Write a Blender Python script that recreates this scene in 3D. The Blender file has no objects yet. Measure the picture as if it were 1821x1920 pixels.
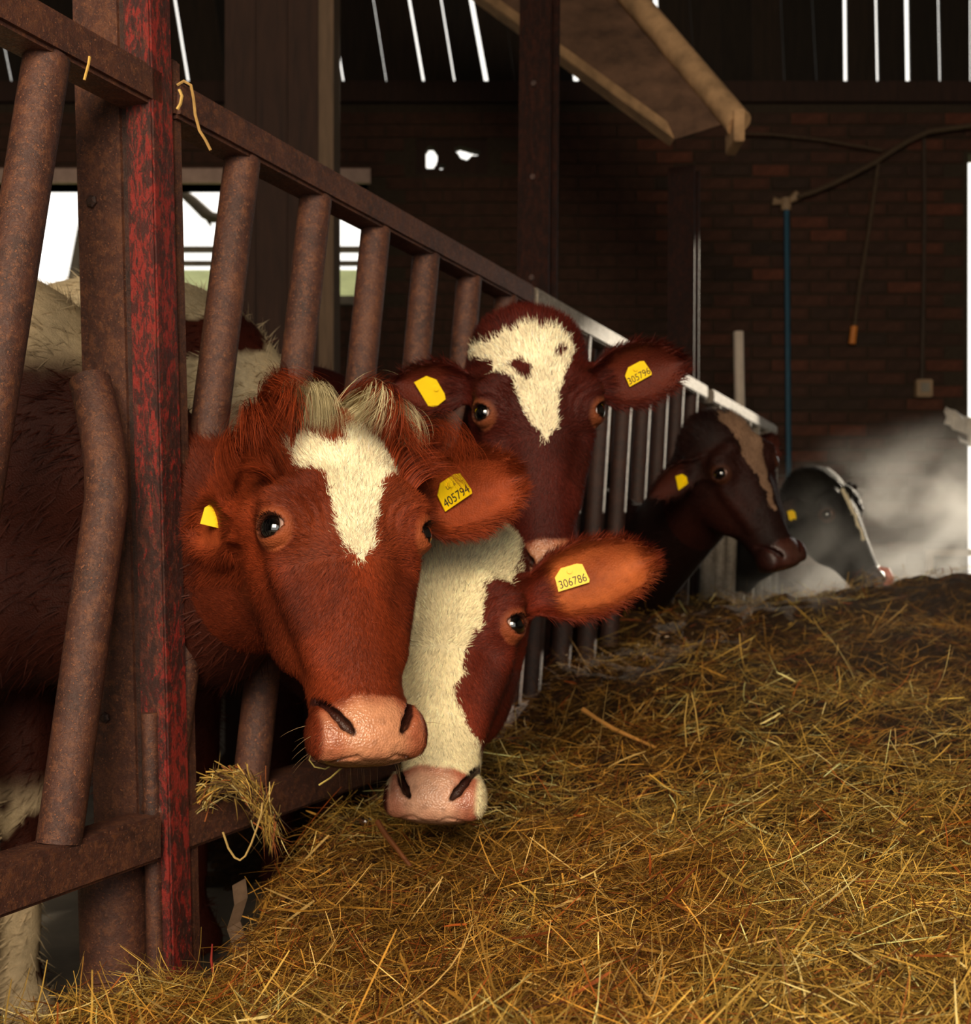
import bpy, bmesh, math, random
import numpy as np
from mathutils import Vector, Matrix

S = bpy.context.scene
# ------------------------------------------------------------------ camera, sky, sun, daylight through the doorway, exposure
F, CX, CY, HC = 2300.0, 910.5, 1040.0, 0.90          # focal length in pixels, vanishing point of level lines, eye height
cam = bpy.data.objects.new('camera', bpy.data.cameras.new('camera'))
S.collection.objects.link(cam)
cam.location = (0, 0, HC)
cam.rotation_euler = (math.pi / 2, 0, 0)
cam.data.sensor_fit = 'HORIZONTAL'
cam.data.sensor_width = 36
cam.data.lens = F / 1821 * 36
cam.data.shift_y = (CY - 960) / 1821
cam.data.clip_start = .05
cam.data.dof.use_dof = True
cam.data.dof.focus_distance = 1.55
cam.data.dof.aperture_fstop = 7.5
S.camera = cam

world = bpy.data.worlds.new('overcast_sky')
S.world = world
world.use_nodes = True
bg = world.node_tree.nodes['Background']
bg.inputs['Color'].default_value = (1.0, .96, .88, 1)
bg.inputs['Strength'].default_value = 1.7

sun = bpy.data.objects.new('low_sun', bpy.data.lights.new('low_sun', 'SUN'))
S.collection.objects.link(sun)
SUN_DIR = Vector((-.62, -.68, -.29)).normalized()
sun.rotation_euler = SUN_DIR.to_track_quat('-Z', 'Y').to_euler()
sun.data.energy = 5.5
sun.data.angle = .02
sun.data.color = (1, .86, .66)

def area(name, loc, target, sx, sy, power, color):
    o = bpy.data.objects.new(name, bpy.data.lights.new(name, 'AREA'))
    S.collection.objects.link(o)
    o.location = loc
    o.rotation_euler = (Vector(target) - Vector(loc)).to_track_quat('-Z', 'Y').to_euler()
    o.data.shape = 'RECTANGLE'; o.data.size = sx; o.data.size_y = sy
    o.data.energy = power; o.data.color = color
    return o
# daylight entering by the wide barn doorway behind the photographer
area('doorway_daylight', (-.25, -2.2, 2.5), (.0, 2.2, .7), 2.0, 1.7, 240, (1, .83, .60))

S.view_settings.view_transform = 'Standard'
S.view_settings.look = 'None'
S.view_settings.gamma = 1
S.view_settings.use_curve_mapping = False
S.view_settings.exposure = 0.0
S.cycles.volume_step_rate = 2.0
S.cycles.volume_max_steps = 128

# ------------------------------------------------------------------ mesh helpers
D = bpy.data
COL = bpy.context.scene.collection
rng = np.random.default_rng(7)

def lin(h):
    h = h.lstrip('#')
    c = [int(h[i:i + 2], 16) / 255 for i in (0, 2, 4)]
    return np.array([v / 12.92 if v <= .04045 else ((v + .055) / 1.055) ** 2.4 for v in c])

def link(o, parent=None):
    COL.objects.link(o)
    if parent is not None:
        o.parent = parent
    return o

def mesh_np(name, V, loops, sizes, smooth=False):
    """numpy mesh: V (n,3), flat loop vertex list, loop count of each face"""
    me = D.meshes.new(name)
    V = np.asarray(V, np.float32)
    loops = np.asarray(loops, np.int32).ravel()
    sizes = np.asarray(sizes, np.int32)
    me.vertices.add(len(V))
    me.vertices.foreach_set('co', V.ravel())
    me.loops.add(len(loops))
    me.loops.foreach_set('vertex_index', loops)
    me.polygons.add(len(sizes))
    st = np.zeros(len(sizes), np.int32)
    st[1:] = np.cumsum(sizes)[:-1]
    me.polygons.foreach_set('loop_start', st)
    me.polygons.foreach_set('loop_total', sizes)
    if smooth:
        me.polygons.foreach_set('use_smooth', np.ones(len(sizes), bool))
    me.update(calc_edges=True)
    return me

def set_col(me, C, name='Col'):
    a = me.color_attributes.new(name, 'FLOAT_COLOR', 'POINT')
    C4 = np.ones((len(C), 4), np.float32)
    C4[:, :3] = C
    a.data.foreach_set('color', C4.ravel())

def set_float(me, v, name):
    a = me.attributes.new(name, 'FLOAT', 'POINT')
    a.data.foreach_set('value', np.asarray(v, np.float32))

def make_obj(name, me, mat, parent=None):
    o = D.objects.new(name, me)
    if mat is not None and not me.materials:
        me.materials.append(mat)
    return link(o, parent)

def empty(name, loc=(0, 0, 0), label=None, cat=None, group=None):
    o = D.objects.new(name, None)
    o.location = loc
    o.empty_display_size = .1
    link(o)
    tag(o, label, cat, group)
    return o

def tag(o, label=None, cat=None, group=None, kind=None):
    if label: o['label'] = label
    if cat: o['category'] = cat
    if group: o['group'] = group
    if kind: o['kind'] = kind
    return o

class MB:
    """collects simple solids into one mesh"""
    def __init__(self):
        self.v, self.f = [], []
    def add(self, v, f):
        n = len(self.v)
        self.v += [tuple(p) for p in v]
        self.f += [tuple(i + n for i in q) for q in f]
        return self
    def hexa(self, p):
        """8 corners: bottom ring 0-3, top ring 4-7"""
        return self.add(p, [(3, 2, 1, 0), (4, 5, 6, 7), (0, 1, 5, 4), (1, 2, 6, 5), (2, 3, 7, 6), (3, 0, 4, 7)])
    def box(self, lo, hi, fr=None):
        x0, y0, z0 = lo; x1, y1, z1 = hi
        p = [(x0, y0, z0), (x1, y0, z0), (x1, y1, z0), (x0, y1, z0), (x0, y0, z1), (x1, y0, z1), (x1, y1, z1), (x0, y1, z1)]
        if fr: p = [fr(q) for q in p]
        return self.hexa(p)
    def tube(self, pts, r, n=10, caps=True):
        pts = [Vector(p) for p in pts]
        rs = r if isinstance(r, (list, tuple)) else [r] * len(pts)
        rings = []
        ref = None
        for i, p in enumerate(pts):
            t = (pts[min(i + 1, len(pts) - 1)] - pts[max(i - 1, 0)]).normalized()
            if ref is None:
                ref = t.orthogonal().normalized()
            ref = (ref - t * ref.dot(t)).normalized()
            b = t.cross(ref)
            rings.append([p + (ref * math.cos(2 * math.pi * k / n) + b * math.sin(2 * math.pi * k / n)) * rs[i] for k in range(n)])
        v = [q for rr in rings for q in rr]
        f = []
        for i in range(len(pts) - 1):
            for k in range(n):
                a, b2 = i * n + k, i * n + (k + 1) % n
                f.append((a, b2, b2 + n, a + n))
        if caps:
            f.append(tuple(range(n - 1, -1, -1)))
            f.append(tuple((len(pts) - 1) * n + k for k in range(n)))
        return self.add(v, f)
    def build(self, name, mat, parent=None, bevel=0, smooth=False):
        me = D.meshes.new(name)
        me.from_pydata([tuple(p) for p in self.v], [], self.f)
        bm = bmesh.new(); bm.from_mesh(me)
        bmesh.ops.recalc_face_normals(bm, faces=bm.faces)
        if bevel:
            ed = [e for e in bm.edges if len(e.link_faces) == 2 and e.calc_face_angle(0) > .6]
            bmesh.ops.bevel(bm, geom=ed, offset=bevel, segments=2, affect='EDGES', clamp_overlap=True)
        bm.to_mesh(me); bm.free()
        if smooth or bevel:
            me.polygons.foreach_set('use_smooth', np.ones(len(me.polygons), bool))
            try: me.set_sharp_from_angle(angle=.7)
            except Exception: pass
        return make_obj(name, me, mat, parent)

# ------------------------------------------------------------------ material helper
class Mat:
    def __init__(self, name, rough=.6, spec=.5):
        self.m = D.materials.new(name)
        self.m.use_nodes = True
        self.t = self.m.node_tree
        self.n = self.t.nodes
        self.b = self.n['Principled BSDF']
        self.out = self.n['Material Output']
        self.b.inputs['Roughness'].default_value = rough
        self.b.inputs['Specular IOR Level'].default_value = spec
    def node(self, typ, **kw):
        x = self.n.new(typ)
        for k, v in kw.items():
            if k in x.inputs: x.inputs[k].default_value = v
            else: setattr(x, k, v)
        return x
    def l(self, a, b): self.t.links.new(a, b)
    def coord(self, kind='Object', scale=(1, 1, 1)):
        tc = self.node('ShaderNodeTexCoord'); mp = self.node('ShaderNodeMapping')
        mp.inputs['Scale'].default_value = scale
        self.l(tc.outputs[kind], mp.inputs['Vector'])
        return mp.outputs['Vector']
    def noise(self, vec, scale, detail=4, rough=.6, dist=0):
        x = self.node('ShaderNodeTexNoise')
        x.inputs['Scale'].default_value = scale; x.inputs['Detail'].default_value = detail
        x.inputs['Roughness'].default_value = rough; x.inputs['Distortion'].default_value = dist
        self.l(vec, x.inputs['Vector'])
        return x.outputs['Fac']
    def ramp(self, fac, stops):
        x = self.node('ShaderNodeValToRGB')
        e = x.color_ramp.elements
        while len(e) < len(stops): e.new(.5)
        for el, (p, c) in zip(e, stops):
            el.position = p; el.color = (*c, 1) if len(c) == 3 else c
        self.l(fac, x.inputs['Fac'])
        return x.outputs['Color']
    def mix(self, fac, a, b, mode='MIX'):
        x = self.node('ShaderNodeMix'); x.data_type = 'RGBA'; x.blend_type = mode
        for s, v in ((x.inputs['Factor'], fac), (x.inputs['A'], a), (x.inputs['B'], b)):
            pass
        def put(sock, v):
            if hasattr(v, 'is_output'): self.l(v, sock)
            elif isinstance(v, (int, float)): sock.default_value = v
            else: sock.default_value = (*[float(q) for q in v][:3], 1)
        put(x.inputs[0], fac); put(x.inputs[6], a); put(x.inputs[7], b)
        return x.outputs[2]
    def bump(self, h, strength=.3, dist=.01):
        x = self.node('ShaderNodeBump'); x.inputs['Strength'].default_value = strength; x.inputs['Distance'].default_value = dist
        self.l(h, x.inputs['Height']); self.l(x.outputs['Normal'], self.b.inputs['Normal'])
    def base(self, c):
        if hasattr(c, 'is_output'): self.l(c, self.b.inputs['Base Color'])
        else: self.b.inputs['Base Color'].default_value = (*[float(v) for v in c], 1)
        return self

# ------------------------------------------------------------------ implicit modelling (signed distance + surface nets)
def smin(a, b, k):
    h = np.clip(.5 + .5 * (b - a) / k, 0, 1)
    return b + (a - b) * h - k * h * (1 - h)
def smax(a, b, k): return -smin(-a, -b, k)
def ell(P, c, r):
    q = P - np.asarray(c, np.float32); r = np.asarray(r, np.float32)
    k0 = np.sqrt(((q / r) ** 2).sum(1)); k1 = np.sqrt(((q / (r * r)) ** 2).sum(1)) + 1e-9
    return k0 * (k0 - 1) / k1
def cap(P, a, b, ra, rb=None):
    rb = ra if rb is None else rb
    a = np.asarray(a, np.float32); ba = np.asarray(b, np.float32) - a
    pa = P - a
    t = np.clip((pa @ ba) / (ba @ ba), 0, 1)
    return np.sqrt(((pa - t[:, None] * ba) ** 2).sum(1)) - (ra + (rb - ra) * t)
def sstep(a, b, x):
    t = np.clip((x - a) / (b - a), 0, 1); return t * t * (3 - 2 * t)
def nrm(v):
    v = np.asarray(v, float); return v / np.linalg.norm(v)

def nets(fn, lo, hi, h, coarse=4):
    lo = np.asarray(lo, np.float32); hi = np.asarray(hi, np.float32)
    nb = np.ceil((hi - lo) / (h * coarse)).astype(int)
    # coarse block centres
    cs = [lo[i] + (np.arange(nb[i]) + .5) * h * coarse for i in range(3)]
    G = np.stack(np.meshgrid(*cs, indexing='ij'), -1).reshape(-1, 3).astype(np.float32)
    dc = fn(G).reshape(nb)
    near = np.abs(dc) < h * coarse * 1.9
    n = nb * coarse
    d = np.repeat(np.repeat(np.repeat(dc, coarse, 0), coarse, 1), coarse, 2).astype(np.float32)
    m = np.repeat(np.repeat(np.repeat(near, coarse, 0), coarse, 1), coarse, 2)
    ii = np.argwhere(m)
    d[m] = fn((lo + (ii + .5) * h).astype(np.float32))
    s = d < 0
    cnt = sum(s[a:n[0] - 1 + a, b:n[1] - 1 + b, c:n[2] - 1 + c].astype(np.int8) for a in (0, 1) for b in (0, 1) for c in (0, 1))
    act = (cnt > 0) & (cnt < 8)
    cell = np.argwhere(act)
    vid = -np.ones(act.shape, np.int64); vid[act] = np.arange(len(cell))
    cor = [(a, b, c) for a in (0, 1) for b in (0, 1) for c in (0, 1)]
    val = np.stack([d[cell[:, 0] + a, cell[:, 1] + b, cell[:, 2] + c] for a, b, c in cor], 1)
    acc = np.zeros((len(cell), 3)); num = np.zeros(len(cell))
    for i in range(8):
        for j in range(i + 1, 8):
            ci, cj = np.array(cor[i]), np.array(cor[j])
            if np.abs(ci - cj).sum() != 1: continue
            x = (val[:, i] < 0) != (val[:, j] < 0)
            t = val[x, i] / (val[x, i] - val[x, j])
            acc[x] += ci + t[:, None] * (cj - ci); num[x] += 1
    V = lo + (cell + .5 + acc / num[:, None]) * h
    Q = []
    for ax in range(3):
        o1, o2 = [i for i in range(3) if i != ax]
        sl0 = [slice(None)] * 3; sl1 = [slice(None)] * 3
        sl0[ax] = slice(0, -1); sl1[ax] = slice(1, None)
        ch = s[tuple(sl0)] != s[tuple(sl1)]
        e = np.argwhere(ch)
        e = e[(e[:, o1] > 0) & (e[:, o2] > 0) & (e[:, o1] < n[o1] - 1) & (e[:, o2] < n[o2] - 1)]
        ins = s[e[:, 0], e[:, 1], e[:, 2]]
        def cid(d1, d2):
            c = e.copy(); c[:, o1] += d1; c[:, o2] += d2
            return vid[c[:, 0], c[:, 1], c[:, 2]]
        q = np.stack([cid(-1, -1), cid(0, -1), cid(0, 0), cid(-1, 0)], 1)
        flip = ins if ax != 1 else ~ins
        q[~flip] = q[~flip][:, ::-1]
        Q.append(q)
    Q = np.concatenate(Q)
    Q = Q[(Q >= 0).all(1)]
    return V, Q

def vnormals(V, Q):
    n = np.cross(V[Q[:, 2]] - V[Q[:, 0]], V[Q[:, 3]] - V[Q[:, 1]])
    N = np.zeros_like(V)
    for k in range(4): np.add.at(N, Q[:, k], n)
    return N / (np.linalg.norm(N, axis=1, keepdims=True) + 1e-12)

def fbm(P, scale, seed=0, oct=3):
    """cheap smooth value noise from summed sines, -1..1"""
    r = np.random.default_rng(seed); out = np.zeros(len(P)); amp = 1; tot = 0
    for o in range(oct):
        for _ in range(4):
            k = r.normal(size=3); k *= scale * 2 ** o / np.linalg.norm(k) * 2
            out += amp * np.sin(P @ k + r.uniform(0, 6.28)) / 4
        tot += amp * .5; amp *= .55
    return out / tot

def in_poly(pts, poly):
    x, y = pts[:, 0], pts[:, 1]; c = np.zeros(len(pts), bool); poly = np.asarray(poly, float)
    j = len(poly) - 1
    for i in range(len(poly)):
        xi, yi = poly[i]; xj, yj = poly[j]
        with np.errstate(divide='ignore', invalid='ignore'):
            c ^= ((yi > y) != (yj > y)) & (x < (xj - xi) * (y - yi) / (yj - yi + 1e-12) + xi)
        j = i
    return c

# ------------------------------------------------------------------ cow head in its own frame: +x one side, +y out of the forehead, +z to the poll
HZ = np.array([-.296, -.285, -.266, -.238, -.20, -.15, -.09, -.03, .03, .095, .15, .198, .226, .245])
HA = np.array([.014, .040, .056, .061, .060, .061, .072, .089, .104, .110, .107, .094, .068, .014])
HF = np.array([.02, .042, .053, .058, .059, .063, .070, .077, .081, .083, .075, .052, .022, -.03])
HB = np.array([-.02, -.030, -.045, -.056, -.068, -.088, -.118, -.148, -.165, -.165, -.15, -.13, -.10, -.05])
_z = np.linspace(HZ[0], HZ[-1], 240); _k = np.exp(-.5 * (np.arange(-24, 25) * (_z[1] - _z[0]) / .011) ** 2); _k /= _k.sum()
def _sm(t):
    y = np.interp(_z, HZ, t); p = np.concatenate([2 * y[0] - y[24:0:-1], y, 2 * y[-1] - y[-2:-26:-1]])
    return np.maximum(np.convolve(p, _k, 'valid'), -9)
HA, HF, HB, HZ = np.maximum(_sm(HA), .006), _sm(HF), _sm(HB), _z
EYE = np.array([.0995, .042, .030]); EYE_R = .0205
GAZE = nrm((.80, .58, -.02))
EYE_U = nrm(np.cross(GAZE, (0, 0, 1)) * -1)       # roughly along the face, towards the nose side
EYE_V = nrm(np.cross(EYE_U, GAZE)) ; EYE_V = EYE_V if EYE_V[2] > 0 else -EYE_V

def skull(P):
    ax = np.abs(P[:, 0]); y = P[:, 1]; z = P[:, 2]
    A = np.stack([ax, y, z], 1).astype(np.float32)
    zc = np.clip(z, HZ[0], HZ[-1])
    a = np.interp(zc, HZ, HA); f = np.interp(zc, HZ, HF); b = np.interp(zc, HZ, HB)
    yc = (f + b) / 2; hy = (f - b) / 2
    u = (y - yc) / hy
    a2 = a * (1 - .22 * sstep(.1, -1.0, u)) * (1 - .10 * sstep(.3, 1, u))
    p = 2.5
    k = ((ax / a2) ** p + np.abs(u) ** p + 1e-9) ** (1 / p)
    d = (k - 1) * np.minimum(a2, hy) * .9
    d = np.maximum(d, np.maximum(z - HZ[-1], HZ[0] - z))
    d = smin(d, ell(A, (.084, .032, .042), (.034, .038, .044)), .03)              # orbit
    d = smin(d, cap(A, (.050, .070, .088), (.100, .052, .068), .013, .011), .03)   # brow ridge
    d = smin(d, ell(A, (.054, -.062, -.02), (.040, .065, .10)), .04)              # jaw muscle
    d = smin(d, cap(A, (.083, .018, -.02), (.052, .022, -.13), .013, .011), .035)  # cheek crest
    d = smin(d, ell(A, (0, .014, -.242), (.070, .052, .050)), .025)               # muzzle
    d = smin(d, ell(A, (.055, .028, -.243), (.0215, .028, .034)), .018)           # nostril wing
    d = smin(d, ell(A, (0, -.040, -.256), (.040, .036, .024)), .012)              # chin and lower lip
    d = smax(d, (-.290 + .27 * (.05 - y)) - z, .024)                               # underside of the jaw rises backwards
    return d, A

def trace(p, dr, dist=.15):
    """first skull surface point from outside point p along dr"""
    p = np.asarray(p, float).copy(); dr = nrm(dr)
    for _ in range(40):
        d = float(skull(p[None].astype(np.float32))[0][0])
        if d < 3e-4: break
        p += dr * d * .8
    return p

_feat = {}
def features():
    if _feat: return _feat
    fwd = (0, -1, .12)
    nos = [(.060, -.214), (.057, -.226), (.050, -.241), (.041, -.255), (.033, -.265)]
    _feat['nos'] = [trace((x, .2, z), fwd) for x, z in nos]
    mouth = [trace((0, .2, -.2815), (0, -1, 0)), trace((.02, .2, -.2815), (-.02, -1, 0)), trace((.040, .2, -.2775), (-.1, -1, 0)),
             trace((.2, .012, -.266), (-1, 0, 0)), trace((.2, -.012, -.246), (-1, 0, 0)), trace((.2, -.022, -.218), (-1, 0, 0))]
    _feat['mouth'] = mouth
    return _feat

def ear_frame(ear):
    b = np.asarray(ear['base'], float); e = nrm(ear['dir']); o = np.asarray(ear['open'], float)
    o = nrm(o - e * (o @ e)); w = np.cross(e, o)
    return b, e, o, w

def ear_sdf(P, ear):
    b, e, o, w = ear_frame(ear)
    L = ear.get('len', .185); W = ear.get('w', .05)
    q = (P - b).astype(np.float32)
    x = q @ e; y = q @ o; z = q @ w
    hw = W * np.clip(np.interp(x / L, [-.1, .05, .25, .5, .75, .92, 1.05], [.42, .5, .88, 1.0, .78, .42, .04]), .03, 2)
    z0 = .012 * np.sin(np.clip(x / L, 0, 1) * 3.14)
    bend = .55 * W * ((z / hw) ** 2)                                   # cupped leaf, rims bend to the open side
    mid = bend + .012 * (x / L) ** 2
    thick = np.interp(x / L, [0, .3, 1], [.012, .006, .004])
    dz = np.abs(z - 0 * z0) - hw
    dy = np.abs(y - mid) - thick
    dx = np.maximum(x - L, -x - .01)
    d = smax(smax(dy, dz, .01), dx, .01)
    d = d * .75
    root = cap(P, b - e * .035 - o * .004, b + e * .03 - o * .004, .030, .019)
    return smin(d, root, .022)

def head_sdf(P, ears, extra=None, eye_open=1.0):
    d, A = skull(P)
    ft = features()
    for e in ears:
        d = smin(d, ear_sdf(P, e), .02)
    if extra is not None:
        d = smin(d, extra(P), .05)
    for a, b, r0, r1 in zip(ft['nos'][:-1], ft['nos'][1:], (.0015, .0038, .0056, .0064), (.0038, .0056, .0064, .0035)):
        for dy in (0, -.008, -.016):
            d = smax(d, -cap(A, a + np.array([dy * .4, dy, 0]), b + np.array([dy * .4, dy, 0]), r0, r1), .004)
    for a, b in zip(ft['mouth'][:-1], ft['mouth'][1:]):
        d = smax(d, -cap(A, a, b, .0022), .005)
    # folds of loose skin over the brow
    q = A - EYE.astype(np.float32); r = np.sqrt((q * q).sum(1))
    m = sstep(.030, .040, r) * sstep(.078, .060, r) * sstep(-.01, .02, q[:, 2] + .5 * q[:, 1]) * (A[:, 1] > .0)
    d = d + .0011 * m * np.sin(r * 560 + 4 * q[:, 0] / .05)
    # eyelids: a shell round the eyeball with an almond opening
    q = A - EYE.astype(np.float32)
    r = np.sqrt((q * q).sum(1)); g = q @ GAZE; u = q @ EYE_U; v = q @ EYE_V
    lid = r - .0240
    c, rad = .0115, .0250
    op = np.maximum(np.sqrt(u * u + (v + c) ** 2), np.sqrt(u * u + (v - c * .9) ** 2)) - rad * eye_open
    d = smin(d, lid, .012)
    fold = np.abs(np.sqrt(u * u + (v * 1.25) ** 2) - .034) - .001                      # crease round the lids
    d = np.where(g > 0, smax(d, -np.maximum(fold, np.abs(d) - .0025), .003), d)
    d = np.where(g > 0, smax(d, -np.maximum(op, -(g - .004)), .003), d)
    d = np.maximum(d, -(r - EYE_R + .0006) - 100 * (g < 0)) if False else d
    return d
# ------------------------------------------------------------------ frames of reference
def at(px, py, Y):
    """point of the place seen at a photograph pixel, at depth Y"""
    return np.array([(px - CX) / F * Y, Y, HC - (py - CY) / F * Y])
TAN = (1875 - CX) / F
CO, SI = 1 / math.hypot(1, TAN), TAN / math.hypot(1, TAN)
X0 = -1.26
T_CAM = -X0 * CO
def FR(p):
    """feed-fence frame: s along the fence, t towards the hay, z up"""
    s, t, z = p
    return (SI * s + CO * (t - T_CAM), CO * s - SI * (t - T_CAM), z)
def s_of_Y(Y): return (X0 + TAN * Y) * SI + Y * CO
def s_of_px(px): return s_of_Y(-X0 / (TAN - (px - CX) / F))
ZT, ZB = 1.63, .475           # top of upper rail, centre of lower rail

# ------------------------------------------------------------------ materials
def rust(name, base='#4a2a20', dark='#241512', spot='#6d4028', paint=None, rough=.42, amount=.5):
    m = Mat(name, rough, .5)
    v = m.coord('Object'); vs = m.coord('Object', (1, 1, .35))
    n1 = m.noise(v, 13, 8, .75); n2 = m.noise(v, 70, 6, .8); n3 = m.noise(v, 260, 4, .75)
    c = m.ramp(n1, [(.3, lin(dark)), (.52, lin(base)), (.75, lin(spot))])
    c = m.mix(m.ramp(n2, [(.50, (0, 0, 0)), (.60, (.8, .8, .8))]), c, lin(spot))
    c = m.mix(m.ramp(n3, [(.50, (0, 0, 0)), (.60, (.7, .7, .7))]), c, lin(dark))
    c = m.mix(m.ramp(m.noise(v, 260, 2), [(.62, (0, 0, 0)), (.68, (.7, .7, .7))]), c, lin(spot) * 1.8)
    if paint:
        big = m.noise(vs, 5, 3, .6); fine = m.noise(vs, 130, 5, .8, .3)
        mm = m.node('ShaderNodeMath', operation='ADD'); m.l(big, mm.inputs[0]); m.l(fine, mm.inputs[1])
        c = m.mix(m.ramp(mm.outputs[0], [(1.0 - amount * .1, (0, 0, 0)), (1.05 - amount * .1, (.85, .85, .85))]), c, lin(paint))
        c = m.mix(m.ramp(m.noise(vs, 75, 5, .8, .6), [(.47, (0, 0, 0)), (.53, (.85,) * 3)]), c, lin(dark))
    m.base(c)
    m.l(m.ramp(n3, [(.3, (.36,) * 3), (.7, (.80,) * 3)]), m.b.inputs['Roughness'])
    m.bump(n2, .6, .004)
    return m.m
RUST = rust('rusty_steel', '#4d2c22', '#2a1814', '#70442c')
RUST_DARK = rust('dark_rusty_steel', '#34201b', '#1c110f', '#4b2a1e')
RUST_RED = rust('rusty_steel_with_red_paint', '#4a231b', '#2a1512', '#6a3422', '#8a211a', .38, .06)
RUST_MAROON = rust('maroon_steel', '#261009', '#170a07', '#33160d', '#3a130c', .6, .0)
RUST_MAROON.node_tree.nodes['Principled BSDF'].inputs['Specular IOR Level'].default_value = .12
GALV_SUNLIT = rust('worn_galvanised_sunlit', '#7d7263', '#4a3f33', '#a3978a', None, .38)
def plain(name, hexa, rough=.7, var=.35, scale=14, bump=.2, streak=(1, 1, 1), spec=.4):
    m = Mat(name, rough, spec)
    v = m.coord('Object', streak)
    n = m.noise(v, scale, 5, .62)
    c = lin(hexa)
    m.base(m.ramp(n, [(.25, c * (1 - var)), (.5, c), (.78, np.minimum(c * (1 + var), 1))]))
    m.bump(n, bump, .01)
    return m.m
def per_piece(name, stops, rough=.8, scale=20, bump=.4, streak=(1, 1, 1)):
    m = Mat(name, rough, .3)
    oi = m.node('ShaderNodeObjectInfo')
    c = m.ramp(oi.outputs['Random'], stops)
    n = m.noise(m.coord('Object', streak), scale, 4, .65)
    m.base(m.mix(1.0, c, m.ramp(n, [(.25, (.55,) * 3), (.75, (1.25,) * 3)]), 'MULTIPLY'))
    m.bump(n, bump, .01)
    return m.m
BRICK = per_piece('red_brick', [(0, lin('#38251a')), (.3, lin('#462a1e')), (.6, lin('#33251c')), (.85, lin('#5a3121')), (1, lin('#2c2018'))], .85)
MORTAR = plain('lime_mortar', '#33281c', .95, .4, 30)
BOARD = per_piece('weathered_board', [(0, lin('#1c150e')), (.5, lin('#2a1e14')), (1, lin('#15100a'))], .85, 8, .4, (6, 6, .6))
TIMBER = plain('old_dark_timber', '#2e1b12', .85, .45, 7, .4, (6, 6, .7))
BATTEN = plain('pale_batten', '#5c4836', .8, .3, 10, .3, (6, 6, .6))
CONCRETE = plain('stained_concrete', '#7c7468', .9, .35, 6)
ROOFING = plain('dark_sheet_roof', '#2a221c', .8, .3, 5)

# ------------------------------------------------------------------ the barn shell
YB = 8.5
GZ = 4.04
def struct(o): o['kind'] = 'structure'; return o
struct(MB().box((-6.2, -4.2, -.3), (6.4, YB, 0)).build('floor', CONCRETE))
struct(MB().box((-14, YB + .2, -.35), (16, 30, -.05)).build('ground_outside', plain('rough_grass', '#7f8a4a', .95, .4, 4)))
struct(MB().box((-6.4, -4.2, -.3), (-6.2, YB + .2, 6)).build('wall_left', CONCRETE))
struct(MB().box((6.4, -4.2, -.3), (6.6, YB + .2, 6)).build('wall_right', CONCRETE))
wf = MB(); wf.box((-6.4, -4.4, -.3), (-2.6, -4.2, 6)); wf.box((3.6, -4.4, -.3), (6.6, -4.2, 6)); wf.box((-2.6, -4.4, 4.2), (3.6, -4.2, 6))
struct(wf.build('wall_front', CONCRETE))
rf = MB()
rf.hexa([(-6.6, -4.6, 5.7), (6.8, -4.6, 5.7), (6.8, YB + .5, 5.7), (-6.6, YB + .5, 5.7), (-6.6, -4.6, 5.85), (6.8, -4.6, 5.85), (6.8, YB + .5, 5.85), (-6.6, YB + .5, 5.85)])
struct(rf.build('ceiling', ROOFING))

# back wall: a mortar slab with a long window, a broken spot and a doorway
WX0, WX1 = -4.1, at(690, 0, YB)[0]
WZ0, WZ1 = at(0, 556, YB)[2], at(0, 345, YB)[2]
DX0, DX1, DZ = at(1815.5, 0, YB)[0], 5.25, at(0, 288, YB)[2]
HX0, HX1, HZ0, HZ1 = at(780, 0, YB)[0], at(915, 0, YB)[0], at(0, 326, YB)[2], at(0, 260, YB)[2]
wb = MB()
def slab(x0, x1, z0, z1): wb.box((x0, YB, z0), (x1, YB + .2, z1))
slab(-6.4, WX0, -.3, GZ); slab(WX0, WX1, -.3, WZ0); slab(WX0, WX1, WZ1, GZ)
slab(WX1, HX0, -.3, GZ); slab(HX0, HX1, -.3, HZ0); slab(HX0, HX1, HZ1, GZ)
slab(HX1, DX0, -.3, GZ); slab(DX0, DX1, DZ, GZ); slab(DX1, 6.6, -.3, GZ)
wall_back = struct(wb.build('wall_back', MORTAR))
# broken spot: patching with two ragged holes
hole_a = [(797, 281), (803, 272), (811, 272), (819, 282), (820, 298), (817, 307), (813, 314), (799, 314)]
hole_c = [(821, 309), (827, 305), (836, 307), (836, 314), (824, 316)]
hole_b = [(851, 276), (862, 272), (880, 277), (903, 283), (898, 290), (884, 291), (876, 298), (866, 296)]
pm = MB()
for i in range(68):
    for j in range(33):
        px, py = 780 + (i + .5) * 135 / 68, 260 + (j + .5) * 2
        if any(in_poly(np.array([[px, py]]), h)[0] for h in (hole_a, hole_b, hole_c)): continue
        a, b = at(px - 1, py - 1, YB), at(px + 1, py + 1, YB)
        pm.box((a[0], YB + .02, b[2]), (b[0], YB + .12, a[2]))
pm.build('broken_patch', TIMBER, wall_back)

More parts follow.
